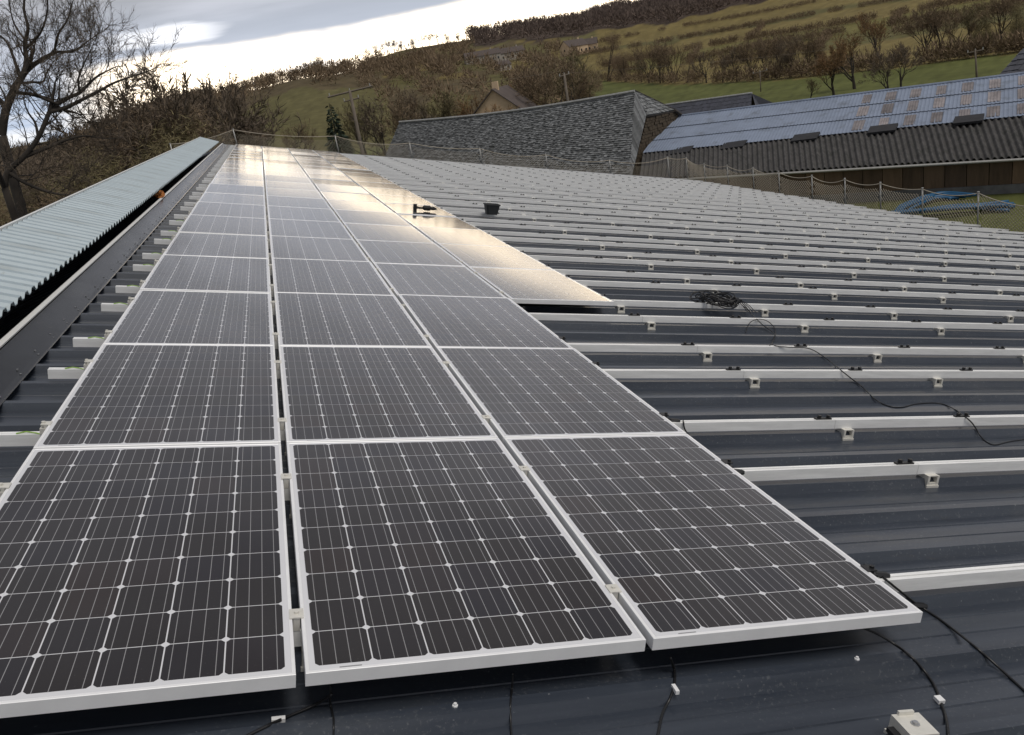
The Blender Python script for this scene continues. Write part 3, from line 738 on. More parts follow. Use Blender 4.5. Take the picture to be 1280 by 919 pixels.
net_thing(list(range(0, 8)) + [8], 'pale diamond mesh safety net along the far roof edge', 1)
net_thing(list(range(8, len(posts))), 'sagging pale safety net along the right roof edge', 2)

# ------------------------------------------------------------------ farm buildings beyond the right edge
def roofpatch(name, m, parent, S, na, nb, amp=0., waves=0, nrm=None, prof='sine', thick=.04):
    mb = MB()
    def fn(a, b):
        p = S(a, b); k = 0
        if amp:
            ph = (a * waves) % 1
            k = amp * (.5 + .5 * math.cos(2 * math.pi * ph)) if prof == 'sine' else amp * (1. if ph < .22 else 0.)
        return p + nrm * k
    mb.grid(fn, na, nb); return mb.build(name, m, parent, origin='world')
BD = np.array([math.cos(R(-49.5)), math.sin(R(-49.5)), 0]); BN = np.array([-BD[1] * -1, BD[0] * -1, 0]); BN = np.array([BD[1], -BD[0], 0])   # towards the camera
RR = atz(1280, 92, -4.26); RLf = onplan(835, 147, RR, BD)
MR = atz(1280, 145, -5.99); ML = onplan(804, 191.5, MR, BD)
ER = atz(1280, 197.5, -7.37); EL = onplan(800, 226, ER, BD)
def ext(A, B, d): return B + unit(B - A) * d
RR2, MR2, ER2 = ext(RLf, RR, 14), ext(ML, MR, 14), ext(EL, ER, 14)
barn = empty('cattle_barn', tuple(np.array([(EL + ER)[0] / 2, (EL + ER)[1] / 2, -9.2]))); tag(barn, 'long barn with pale blue metal upper roof over a dark corrugated lower roof', 'barn')
upn = unit(np.cross(MR - ML, RR - MR)); upn = upn if upn[2] > 0 else -upn
LM = float(np.linalg.norm(MR2 - ML))
def Sblue(a, b): return (ML * (1 - a) + MR2 * a) * (1 - b) + (RLf * (1 - a) + RR2 * a) * b
rows = [(-.01, .345), (.325, .675), (.655, 1.0)]
ncol = 12
for j, (b0, b1) in enumerate(rows):
    for i in range(ncol):
        a0, a1 = i / ncol, (i + 1) / ncol
        nw = int(LM / ncol / .22)
        roofpatch('roof_sheet', MT['blueroof'], barn, lambda a, b: Sblue(a0 + (a1 - a0) * a, b0 + (b1 - b0) * b) + upn * (.05 * (1 - b)), nw * 5, 1, .022, nw, upn, 'rib')
def a_on_mid(u, v):
    p = onplan(u, v, MR, BD); return float((p - ML)[:2] @ unit((MR2 - ML)[:2]) / np.linalg.norm((MR2 - ML)[:2]))
a1_, a7_ = a_on_mid(1071, 168), a_on_mid(1279, 142); sp = (a7_ - a1_) / 6
rng = random.Random(2)
for k in range(10):
    a = a1_ + sp * k
    if a > .97: break
    for j, (b0, b1) in enumerate(((.03, .27), (.37, .62), (.70, .93))):
        w_ = sp * .21 * rng.uniform(.85, 1.1); nw = max(4, int(2 * w_ * LM / .22))
        roofpatch('skylight_sheet', MT['skyl'], barn, lambda p, q: Sblue(a - w_ + 2 * w_ * p, b0 + (b1 - b0) * q) + upn * (.065 - .03 * q), nw * 5, 1, .025, nw, upn, 'rib')
nb_ = unit(np.cross(ER - EL, MR - ER)); nb_ = nb_ if nb_[2] > 0 else -nb_
M0L, M0R = ML - upn * .10 + (ML - RLf) * .0, MR2 - upn * .10
LE = float(np.linalg.norm(ER2 - EL)); wav = int(LE / .31)
roofpatch('lower_roof', MT['fibro'], barn, lambda a, b: (EL * (1 - a) + ER2 * a) * (1 - b) + (M0L * (1 - a) + M0R * a) * b, wav * 8, 6, .15, wav, nb_)
for (u0, u1, v) in ((838, 866, 189), (904, 933, 182), (992, 1024, 172), (1087, 1122, 161.5), (1193, 1230, 149.5)):
    p0 = onplan(u0, v, ML + BN * .0, BD); p1 = onplan(u1, v - 4, MR, BD); n_ = unit(np.cross(p1 - p0, nb_)) * -1
    if n_ @ BN < 0: n_ = -n_
    lo = [p0 + n_ * .75 - nb_ * .05, p1 + n_ * .75 - nb_ * .05, p1 - n_ * .25 - nb_ * .05, p0 - n_ * .25 - nb_ * .05]
    MB().hexa(lo, [p + nb_ * .13 for p in lo]).build('vent_hood', MT['vent'], barn, origin='world')
g = ext(ML, ML, 0)
for A, B, r_ in ((ML, MR2, .05),):
    MB().tube([A - upn * .02, B - upn * .02], .06, 6).build('roof_edge_strip', MT['vent'], barn, origin='world')
MB().tube([RLf + UP * .03, RR2 + UP * .03], .09, 6).build('ridge_cap', MT['blueroof'], barn, origin='world')
MB().tube([EL + BN * .1 - UP * .05, ER2 + BN * .1 - UP * .05], .07, 6).build('gutter', MT['post'], barn, origin='world')
W0, W1 = EL - BN * .35 - UP * .12, ER2 - BN * .35 - UP * .12
nbd = 34
for i in range(nbd):
    a0, a1 = i / nbd + .0005, (i + 1) / nbd - .0005; p, q = W0 * (1 - a0) + W1 * a0, W0 * (1 - a1) + W1 * a1
    off = BN * rng.uniform(0, .03); b0 = np.array([p[0], p[1], -8.72]) + off; b1 = np.array([q[0], q[1], -8.72]) + off
    MB().hexa([b0, b1, b1 - BN * .06, b0 - BN * .06], [p + off, q + off, q + off - BN * .06, p + off - BN * .06]).build('wall_board', MT['plank'], barn, origin='world')
c0, c1 = np.array([W0[0], W0[1], -10.2]) + BN * .06, np.array([W1[0], W1[1], -10.2]) + BN * .06
MB().hexa([c0, c1, c1 - BN * .25, c0 - BN * .25], [p + UP * 1.47 for p in (c0, c1, c1 - BN * .25, c0 - BN * .25)]).build('concrete_base', MT['concrete'], barn, origin='world')
BK = -BN * 9
bw = [np.array([RLf[0], RLf[1], -10.]) + BK * .8, np.array([RR2[0], RR2[1], -10.]) + BK * .8]
MB().hexa([bw[0], bw[1], bw[1] - BN * .2, bw[0] - BN * .2], [p + UP * 4.2 for p in (bw[0], bw[1], bw[1] - BN * .2, bw[0] - BN * .2)]).build('rear_wall', MT['concrete'], barn, origin='world')
MB().quad(RLf, RR2, bw[1] + UP * 4.3, bw[0] + UP * 4.3).build('rear_roof', MT['blueroof'], barn, origin='world')
for (e, m_, r_, b_) in ((EL, ML, RLf, bw[0]), (ER2, MR2, RR2, bw[1])):
    pts = [e - UP * .1, m_ - UP * .2, r_ - UP * .15, b_ + UP * 4.1, b_, np.array([e[0], e[1], -10.])]
    MB().poly(pts).build('end_wall', MT['plank'], barn, origin='world')

# slate barn with sagging ridge and half hip
SA = atz(794, 114.5, -2.); SLf = atz(500, 153, -2.); SD = unit(SA - SLf); SN = np.array([SD[1], -SD[0], 0])
if SN @ (SA - CW) > 0: SN = -SN
GP = SA + SD * 1.3
D_, E_, B_ = onplan(808, 144, GP, SN), onplan(793, 203, GP, SN), onplan(842, 137.5, GP, SN)
slope_w = float((E_ - SA) @ SN); drop = float(SA[2] - E_[2])
stone = empty('stone_barn', tuple(np.array([(SA + SLf)[0] / 2, (SA + SLf)[1] / 2, -9.5]))); tag(stone, 'old stone barn under a mottled grey slate roof with a sagging ridge', 'barn')
LS = float(np.linalg.norm(SA - SLf)); EAL = SLf - SD * 1.6
EL_ = onplan(477, 194, EAL, SN); wl = float((EL_ - SLf) @ SN); dl = float(SLf[2] - EL_[2])
def Sslate(a, b):                                      # a along the ridge, b down the slope
    top = SLf * (1 - a) + SA * a - UP * (.28 * math.sin(math.pi * a))
    e0 = EL_ + SN * 1.2 - UP * 1.2 * dl / max(wl, .1); e1 = E_ + SN * .9 - UP * .9 * drop / slope_w
    bot = e0 * (1 - a) + e1 * a - UP * .15 * math.sin(math.pi * a)
    return top * (1 - b) + bot * b
rng = random.Random(21)
def slates(S, na, nb, name, parent, nrm, m, th=.05, jit=.04):
    mb = MB()
    for j in range(nb):
        o_ = rng.random()
        for i in range(-1, na):
            o = o_ + rng.uniform(-.12, .12) * 0; a0 = max(0, (i + o) / na); a1 = min(1, (i + 1 + o) / na)
            if a1 <= a0: continue
            b0, b1 = j / nb, min(1.02, (j + 1.25 + rng.uniform(-.15, .2)) / nb)
            l0 = .012; l1 = th * rng.uniform(.6, 1.6)
            lo = [S(a0, b0), S(a1 - .04 / na, b0), S(a1 - .04 / na, b1), S(a0, b1)]
            mb.hexa([lo[0] , lo[1], lo[2], lo[3]], [lo[0] + nrm * l0, lo[1] + nrm * l0, lo[2] + nrm * (l1 + rng.uniform(0, jit)), lo[3] + nrm * (l1 + rng.uniform(0, jit))])
    o = mb.build(name, m, parent, origin='world'); o['kind'] = 'stuff'; return o
n1 = unit(np.cross(SA - SLf, E_ - SA)); n1 = n1 if n1[2] > 0 else -n1
slates(Sslate, int(LS / .24), 42, 'slates', stone, n1, MT['slate'])
# verge strips between the recessed hip end and the gable plane
e1 = E_ + SN * .9 - UP * .9 * drop / slope_w
def Sv(a, b): return (SA * (1 - a) + D_ * a) * (1 - b) + e1 * b + SD * .001
mb = MB(); k = 34
for j in range(k):
    b0, b1 = j / k, (j + 1) / k
    lo = [Sslate(1, 0) * (1 - b0) + Sslate(1, 1) * b0, D_ * (1 - b0) + (e1 + SD * .05) * b0, D_ * (1 - b1) + (e1 + SD * .05) * b1, Sslate(1, 0) * (1 - b1) + Sslate(1, 1) * b1]
    mb.hexa(lo, [p + n1 * (.03 if i < 2 else .07) for i, p in enumerate(lo)])
mb.build('verge_slates', MT['slate'], stone, origin='world')['kind'] = 'stuff'
# half hip
hipn = unit(np.cross(B_ - D_, SA - D_)); hipn = hipn if hipn[2] > 0 else -hipn
slates(lambda a, b: (SA * (1 - b) + (D_ * (1 - a) + B_ * a) * b), 14, 7, 'hip_slates', stone, hipn, MT['slate'])
FB = B_ - SN * 2.2 - UP * (float(B_[2]) + 6.5) * .45
MB().hexa([SA, B_, FB, SLf - SN * 6 - UP * 4], [p + UP * .06 for p in (SA, B_, FB, SLf - SN * 6 - UP * 4)]).build('rear_slope', MT['slate'], stone, origin='world')
# left hip
lh = [SLf, Sslate(0, 1), SLf - SD * 4.2 - UP * 5.2 + SN * 1.0, SLf - SD * 3.4 - UP * 5.0 - SN * 5]
mb = MB(); mb.poly([lh[0], lh[1], lh[2]]); mb.poly([lh[0], lh[2], lh[3]]); mb.build('left_hip', MT['slate'], stone, origin='world')
MB().tube([Sslate(k / 24, 0) + n1 * .08 for k in range(25)], .10, 6).build('ridge_mortar', MT['mortar'], stone, origin='world')
MB().tube([SA + UP * .06, (SA + B_) / 2 + UP * .08, B_ + UP * .05], .05, 5).build('hip_board', MT['timber'], stone, origin='world')
MB().tube([B_, B_ + SD * .12 - UP * .05, FB + SD * .1], .11, 5).build('barge_board', MT['timber'], stone, origin='world')
MB().tube([D_ - UP * .1, B_ - UP * .12], .07, 5).build('eave_board', MT['timber'], stone, origin='world')
# gable of rubble stones, laid in courses in front of the joint
gz0 = -9.8
gpts = [E_ - SN * .1, D_ - UP * .15, B_ - UP * .15, FB, np.array([FB[0], FB[1], gz0]), np.array([E_[0], E_[1], gz0]) - SN * .1]
MB().hexa([p - SD * .45 for p in gpts], [p - SD * .08 for p in gpts]).build('gable_wall', MT['joint'], stone, origin='world')
gx = [float((p - E_) @ -SN) for p in (D_, B_, FB)]; mb = MB(); cnt = 0
z = float(D_[2]) - .25
while z > -8.2:
    hgt = rng.uniform(.16, .30); x = .0
    t_ = (float(D_[2]) - z) / max(.1, float(D_[2] - E_[2])); xl = max(0., gx[0] * (1 - t_)) + .1
    x = xl; xr = gx[2] if z < FB[2] else gx[1] + (gx[2] - gx[1]) * max(0., min(1, (B_[2] - z) / max(.1, B_[2] - FB[2])))
    while x < xr - .15 and cnt < 280:
        wd = rng.uniform(.22, .52); p = E_ - SN * x; a = np.array([p[0], p[1], z]); b = a - SN * (wd - .03); dpt = rng.uniform(.02, .09)
        lo = [a - UP * (hgt - .03), b - UP * (hgt - .03), b, a]
        MB().hexa([q - SD * .08 for q in lo], [q + SD * dpt - SD * .05 for q in lo]).build('stone', MT['stone'], stone, origin='world'); x += wd; cnt += 1
    z -= hgt
wa, wb = EL_ - SN * .4, E_ - SN * .4
MB().hexa([np.array([wa[0], wa[1], gz0]), np.array([wb[0], wb[1], gz0]), np.array([wb[0], wb[1], gz0]) - SN * .5, np.array([wa[0], wa[1], gz0]) - SN * .5],
          [wa - UP * .3, wb - UP * .3, wb - UP * .3 - SN * .5, wa - UP * .3 - SN * .5]).build('front_wall', MT['stone'], stone, origin='world')

# smaller slate house behind
HA = atz(940, 117, -4.4); HD = SD; HL = onplan(826, 132.5, HA, HD); HN = SN
hs = empty('slate_house', tuple(np.array([(HA + HL)[0] / 2, (HA + HL)[1] / 2, -9.5]))); tag(hs, 'low house with plain dark slate roof showing behind the blue barn roof', 'house')
def Sh(a, b): return (HL * (1 - a) + HA * a) * (1 - b) + ((HL + HN * 4 - UP * 3.2) * (1 - a) + (HA + HN * 4 - UP * 3.2 + HD * 1.5) * a) * b
hn = unit(np.cross(HD, Sh(.5, 1) - Sh(.5, 0))); hn = hn if hn[2] > 0 else -hn
slates(Sh, 44, 12, 'slates', hs, hn, MT['slate2'], .03, .01)
HC = onplan(966, 128.5, HA + HN * -1.5, HD)
mb = MB(); mb.poly([HA, HA + HN * 4 - UP * 3.2 + HD * 2.8, HC - UP * 2, HC]); mb.poly([HL, HA, HC, HL - HN * 4 - UP * 3]); mb.build('rear_slope', MT['slate2'], hs, origin='world')
MB().tube([HL + UP * .05, HA + UP * .05], .09, 6).build('ridge_mortar', MT['mortar'], hs, origin='world')
w0, w1 = HL + HN * 3.4, HA + HN * 3.4
MB().hexa([np.array([p[0], p[1], -9.8]) for p in (w0, w1, w1 - HN * 6.5, w0 - HN * 6.5)], [p - UP * 2.9 for p in (w0, w1, w1 - HN * 6.5, w0 - HN * 6.5)]).build('wall', MT['stone'], hs, origin='world')
# dark slate roof at the right frame edge behind the barn
c_ = atr(1300, 85, 84); dr = empty('dark_roofed_house', (c_[0], c_[1], -9.4)); tag(dr, 'dark slate roof corner poking above the blue barn at the right edge', 'house')
zt = float(atr(1282, 60, 84)[2]); x = lambda a, b, z_: np.array([c_[0] + BD[0] * a + BN[0] * b, c_[1] + BD[1] * a + BN[1] * b, z_])
def Sd(a, b): return (x(-1.2, 0, zt) * (1 - a) + x(7, 0, zt + .2) * a) * (1 - b) + (x(-4.4, 3.5, zt - 3.6) * (1 - a) + x(7, 3.5, zt - 3.6) * a) * b
slates(Sd, 20, 10, 'slates', dr, unit(np.cross(BD, Sd(0, 1) - Sd(0, 0))) * 1. if np.cross(BD, Sd(0, 1) - Sd(0, 0))[2] > 0 else -unit(np.cross(BD, Sd(0, 1) - Sd(0, 0))), MT['slate2'])
mb = MB(); mb.hexa([x(-3.8, 3.2, -9.6), x(7, 3.2, -9.6), x(7, -3.2, -9.6), x(-3.8, -3.2, -9.6)], [x(-3.8, 3.2, zt - 3.4), x(7, 3.2, zt - 3.4), x(7, -3.2, zt - 3.4), x(-3.8, -3.2, zt - 3.4)]); mb.build('wall', MT['stone'], dr, origin='world')
mb = MB(); mb.poly([x(-1.2, 0, zt), x(-4.4, 3.5, zt - 3.6), x(-4.4, -3.5, zt - 3.6)]); mb.poly([x(-1.2, 0, zt), x(-4.4, -3.5, zt - 3.6), x(7, -3.5, zt - 3.6), x(7, 0, zt + .2)]); mb.build('rear_slope', MT['slate2'], dr, origin='world')

def house(u, v, r, w, d, h, rh, yaw, label, wallm, roofm, gable=False, zb=None):
    p = atr(u, v, r); z = tz(p[0], p[1]) - .4 if zb is None else zb
    t = empty('house', (p[0], p[1], z)); t.rotation_euler = (0, 0, R(yaw)); tag(t, label, 'house')
    MB().hexa([(-w / 2, -d / 2, 0), (w / 2, -d / 2, 0), (w / 2, d / 2, 0), (-w / 2, d / 2, 0)], [(-w / 2, -d / 2, h), (w / 2, -d / 2, h), (w / 2, d / 2, h), (-w / 2, d / 2, h)]).build('wall', MT[wallm], t)
    mb = MB(); o = .35
    for s in (-1, 1): mb.hexa([(-w / 2 - o, s * (d / 2 + o), h - .2), (w / 2 + o, s * (d / 2 + o), h - .2), (w / 2 + o, 0, h + rh), (-w / 2 - o, 0, h + rh)], [(-w / 2 - o, s * (d / 2 + o), h - .05), (w / 2 + o, s * (d / 2 + o), h - .05), (w / 2 + o, 0, h + rh + .15), (-w / 2 - o, 0, h + rh + .15)])
    ro = mb.build('roof', MT[roofm], t)
    for s in (-1, 1): MB().poly([(s * w / 2, -d / 2, h), (s * w / 2, d / 2, h), (s * w / 2, 0, h + rh)]).build('gable', MT[wallm], t)
    MB().box(w * .25, w * .25 + .7, -.35, .35, h + rh - .6, h + rh + .9).build('chimney', MT[wallm], ro)
    nwin = max(2, int(w / 3))
    for i in range(nwin):
        xx = -w / 2 + (i + .5) * w / nwin
        f = MB().box(xx - .5, xx + .5, -d / 2 - .05, -d / 2 + .02, h * .35, h * .35 + 1.3).build('window', MT['glass'], t)
        MB().box(xx - .56, xx + .56, -d / 2 - .09, -d / 2 - .052, h * .35 - .1, h * .35).build('sill', MT[wallm], f)
    for s in (-1, 1):
        MB().box(s * w / 2 - .05, s * w / 2 + .05, -.5, .5, h * .55, h * .55 + 1.2).build('window', MT['glass'], t)
house(628, 128, 112, 8.5, 7.4, 5.3, 3.3, -118, 'cream gabled house half hidden behind the slate barn ridge', 'cream', 'tile', zb=-9.8)
house(602, 67, 560, 22, 9, 5, 3, -6, 'pale long farmhouse high on the hillside, leftmost of the hill houses', 'pale', 'tile')
house(638, 65, 580, 17, 8, 5, 3, 4, 'pale house on the hillside between the long farmhouse and the stone ruin', 'pale', 'tile')
house(629, 86, 470, 7, 6, 3.2, 2, 15, 'tiny pale cottage lower on the hillside among brown scrub', 'pale', 'tile')
house(718, 66, 520, 14, 9, 5, 3.6, 20, 'tan stone farmhouse on the hillside below the wood', 'cream', 'tile')
house(735, 66, 528, 12, 8, 4.5, 3.2, -25, 'tan stone outbuilding right of the hillside stone farmhouse', 'cream', 'tile')

# blue pipes heaped beside the barn wall
t0 = atz(1190, 262, -9.1); t = empty('pipe_heap', (t0[0], t0[1], -9.2)); tag(t, 'heap of bright blue plastic pipes on the grass beside the barn wall', 'pipes')
rng = random.Random(9)
def at_heap(u, v): 
    p = atz(u, v, -8.9); return p - np.array([t0[0], t0[1], -9.2])
for k in range(9):
    a = at_heap(1112 + rng.uniform(-6, 6), 268 + rng.uniform(-3, 2)); b = at_heap(1190, 262 + rng.uniform(-4, 3)); c = at_heap(1262 + rng.uniform(-10, 10), 256 + rng.uniform(-4, 3))
    zz = .12 + .1 * (k % 3)
    MB().tube(spline([(a[0], a[1], zz), (b[0], b[1], zz + .12), (c[0], c[1], zz)]), .085, 7).build('pipe', MT['bluepipe'], t, smooth=True)
for k in range(9):
    P_ = [at_heap(u_ + k * 1.5 + rng.uniform(-3, 3), v_ + rng.uniform(-1.5, 1.5)) for u_, v_ in ((1114, 266), (1126, 257), (1146, 249), (1170, 244), (1196 + rng.uniform(-10, 14), 243))]
    MB().tube(spline([(p[0], p[1], .12 + .06 * (k % 4) + .1 * math.sin(q * .8)) for q, p in enumerate(P_)]), rng.uniform(.06, .09), 7).build('pipe', MT['bluepipe'], t, smooth=True)

# ------------------------------------------------------------------ poles, wires, pylon
def utility(uv_top, uv_bot, r, zbase, label, rad=.14, arms=()):
    a, b = atr(*uv_top, r), atr(*uv_bot, r); d = (a - b); k = (zbase - b[2]) / d[2]; base = b + d * k
    t = empty('utility_pole', tuple(base)); tag(t, label, 'pole')
    MB().tube([(0, 0, 0), tuple((a - base) * .5), tuple(a - base)], [rad * 1.25, rad, rad * .8], 8).build('pole_shaft', MT['pole'], t, smooth=True)
    for (h, w, yaw, rr) in arms:
        c = (a - base) * (1 - h); q = np.array([math.cos(R(yaw)), math.sin(R(yaw)), .07 * 1]) * w
        MB().tube([tuple(c - q), tuple(c + q)], rr, 5).build('cross_arm', MT['pole'], t)
        for s in (-.9, 0, .9):
            MB().tube([tuple(c + q * s), tuple(c + q * s + np.array([0, 0, .28]))], .05, 6).build('insulator', MT['post'], t)
    return a
p1 = utility((437, 113), (453, 191), 78, -9.9, 'leaning wooden power pole with a crossarm left of the slate barn', .16, ((.01, 2.0, -12, .09), (.07, .7, -12, .07)))
p2 = utility((705, 92), (710, 127), 92, -9.7, 'plain wooden pole rising behind the slate barn ridge', .15, ((.02, .6, 10, .06),))
p3 = utility((1219, 62), (1221, 98), 110, -9.4, 'dark thin pole in the meadow behind the blue roof', .10, ((.05, .8, -40, .07),))
p4 = utility((950, 90), (951, 116), 150, -9.7, 'thin pale pole with short crossbar in the green meadow', .08, ((.0, 1.2, -20, .06),))
def wires(A, B, n, sag, label):
    t = empty('power_line', tuple(A)); tag(t, label, 'power line', 'power lines over the valley')
    for i in range(n):
        o = np.array([.8 * (i - (n - 1) / 2), 0, 0]); MB().tube([A + (B - A) * k / 16 + o - UP * sag * 4 * (k / 16) * (1 - k / 16) - A for k in range(17)], .008, 3).build('wire', MT['pole'], t)
wires(p1 + UP * .3, p2 + UP * .3, 2, .5, 'thin wires from the leaning pole to the pole behind the slate barn')
wires(p2, atr(1300, 2, 330), 2, 3., 'thin wires crossing the brown hillside towards the upper right')
def tower(u, v_top, v_bot, r, label):
    a, b = atr(u, v_top, r), atr(u, v_bot, r); z0 = tz(b[0], b[1]); H = a[2] - z0
    t = empty('transmission_tower', (b[0], b[1], z0)); tag(t, label, 'pylon')
    mb = MB(); w = H * .09
    def leg(sx, sy, q): k = w * (1 - .85 * q); return (sx * k, sy * k, q * H)
    for sx in (-1, 1):
        for sy in (-1, 1): mb.tube([leg(sx, sy, 0), leg(sx, sy, 1)], .12, 4)
    for k in range(8):
        q0, q1 = k / 8, (k + 1) / 8
        for s in (-1, 1): mb.tube([leg(-s, -1, q0), leg(s, -1, q1)], .07, 3); mb.tube([leg(-1, -s, q0), leg(-1, s, q1)], .07, 3)
    mb.build('lattice', MT['pylon'], t)
    for q, l in ((.78, .17), (.9, .13)): MB().tube([(-H * l, 0, q * H), (H * l, 0, q * H)], .15, 4).build('cross_arm', MT['pylon'], t)
tower(319, 84, 106, 640, 'faint steel lattice pylon on the low skyline beside the wood')

# ------------------------------------------------------------------ trees
def rotdir(rng, d, ang):
    a = np.cross(d, (0, 0, 1.)) if abs(d[2]) < .95 else np.array([1., 0, 0]); a = unit(a); b = np.cross(d, a); ph = rng.uniform(0, 2 * math.pi)
    return unit(d * math.cos(ang) + (a * math.cos(ph) + b * math.sin(ph)) * math.sin(ang))
class Tree:
    def __init__(s, seed): s.rng = random.Random(seed); s.trunk = MB(); s.tv = []; s.tf = []
    def twig(s, p, d, l, w):
        rng = s.rng; side = unit(np.cross(d, (rng.gauss(0, 1), rng.gauss(0, 1), rng.gauss(0, 1)))); b = len(s.tv)
        m_ = p + d * l * .5 + np.array([rng.gauss(0, .06), rng.gauss(0, .06), rng.gauss(0, .05)]) * l; e = m_ + rotdir(rng, d, .3) * l * .5
        s.tv += [tuple(p - side * w), tuple(p + side * w), tuple(m_ + side * w * .7), tuple(m_ - side * w * .7), tuple(e)]
        s.tf += [(b, b + 1, b + 2, b + 3), (b + 3, b + 2, b + 4)]
    def branch(s, p, d, L, r, lv, tw, trop=.12, spread=.75, nmax=4, tn=3, tl=.5, minr=.012):
        rng = s.rng; n = 5; pts = [p]; dirs = []
        for i in range(n):
            d = unit(d + np.array([rng.gauss(0, .17), rng.gauss(0, .17), rng.gauss(0, .14) + trop])); p = p + d * L / n; pts.append(p); dirs.append(d)
        rad = [max(minr, r * (1 - .55 * i / n)) for i in range(n + 1)]
        s.trunk.tube(pts, rad, 6 if r > .12 else (4 if r > .04 else 3), cap=False)
        if lv <= 1:
            for k in range(tn * 2):
                i = rng.randint(1, n); s.twig(pts[i], rotdir(rng, dirs[i - 1], rng.uniform(.3, 1.0)), L * tl * rng.uniform(.5, 1.2), tw)
        if lv > 0:
            k = rng.randint(3, nmax)
            for j in range(k):
                i = rng.randint(2, n) if j else n
                s.branch(pts[i], rotdir(rng, dirs[i - 1], rng.uniform(.35, spread) if j else rng.uniform(.05, .35)), L * rng.uniform(.58, .82), rad[i] * rng.uniform(.55, .8), lv - 1, tw, trop, spread, nmax, tn, tl, minr)
    def crown_mesh(s, m):
        me = bpy.data.meshes.new('crown'); me.from_pydata(s.tv, [], s.tf); me.materials.append(m); return me
def bare_variant(seed, twm, H=10., lv=3, tw=.022, tn=5, stem=1, spread=.8, low=.3, width=1.):
    t = Tree(seed); rng = t.rng
    for k in range(stem):
        p = np.array([rng.uniform(-.6, .6) * (stem > 1), rng.uniform(-.6, .6) * (stem > 1), 0.]); d = unit(np.array([rng.gauss(0, .08 + .15 * (stem > 1)), rng.gauss(0, .08 + .15 * (stem > 1)), 1.]))
        hh = H * low; q = p + d * hh; r0 = H * .022 / math.sqrt(stem)
        t.trunk.tube([p - UP * .3, p + d * hh * .5, q], [r0 * 1.4, r0, r0 * .9], 7)
        for j in range(4):
            t.branch(q - d * hh * .25 * (j % 3), rotdir(rng, d, rng.uniform(.25, spread) * width if j else .1), H * .30, r0 * .62, lv, tw, .10, spread, 4, tn, .55)
    zs = max(p[2] for p in t.tv) ; k = H / zs
    t.trunk.v = [(a * k, b * k, c * k) for a, b, c in t.trunk.v]; t.tv = [(a * k, b * k, c * k) for a, b, c in t.tv]
    return t.trunk.mesh('trunk', MT['bark']), t.crown_mesh(MT[twm])
def bush_variant(seed, twm, H=10., n=2600, w=.018, rad=.34):
    t = Tree(seed); rng = t.rng; blobs = []
    for k in range(9):
        a = rng.uniform(0, 6.28); q = rng.uniform(0, rad * .75) * H; z = rng.uniform(.28, .82) * H; blobs.append((np.array([q * math.cos(a), q * math.sin(a), z]), H * rng.uniform(.12, .22)))
    for k in range(5):
        a = rng.uniform(0, 6.28); b = blobs[k][0]; t.trunk.tube([(.3 * math.cos(a), .3 * math.sin(a), -.3), tuple(b * .5 + np.array([.2, .1, 0])), tuple(b)], [H * .018, H * .012, H * .005], 5)
    for k in range(n):
        c, r_ = blobs[k % 9]; d = unit((rng.gauss(0, 1), rng.gauss(0, 1), rng.gauss(0, .9))); p = c + d * r_ * rng.uniform(.3, 1.)
        if rng.random() < .25: p = np.array([p[0], p[1], p[2] * rng.uniform(.1, .9)])
        t.twig(p, unit(np.array([rng.gauss(0, 1), rng.gauss(0, 1), rng.gauss(.5, .8)])), H * rng.uniform(.02, .05), w * rng.uniform(.6, 1.4))
    return t.trunk.mesh('trunk', MT['bark']), t.crown_mesh(MT[twm])
VAR = {}
for i, (k, twm) in enumerate((('a', 'twig'), ('b', 'twigd'), ('c', 'twigw'), ('d', 'twiggr'))):
    VAR['bare_' + k] = [bare_variant(100 + i * 10 + s, twm, tw=.026, tn=6, spread=.75 + .1 * s, low=.22 + .06 * s, width=1 + .15 * s) for s in range(2)]
VAR['stand'] = [bare_variant(150 + s, 'twig', tw=.026, tn=5, stem=3, spread=.6, low=.2, lv=2) for s in range(2)]
VAR['bush'] = [bush_variant(200 + s, 'twiggr', n=12000, w=.014) for s in range(2)]
VAR['bushw'] = [bush_variant(210 + s, 'twig', n=12000, w=.014) for s in range(2)]
VAR['bushd'] = [bush_variant(220 + s, 'twigd', n=12000, w=.014) for s in range(2)]
def tree(kind, s, u, v, r, H, label, group=None, sx=1., cat='tree', name='bare_tree', rot=None, dz=0.):
    p = atr(u, v, r); z = tz(p[0], p[1]) - .1 + dz
    t = empty(name, (p[0], p[1], z)); t.rotation_euler = (0, 0, rot if rot is not None else (u * 1.7 + r) % 6.28); k = H / 10; t.scale = (k * sx, k * sx, k)
    tag(t, label, cat, group); tr, cr = VAR[kind][s % len(VAR[kind])]; link('trunk', tr, t); link('crown', cr, t); return t
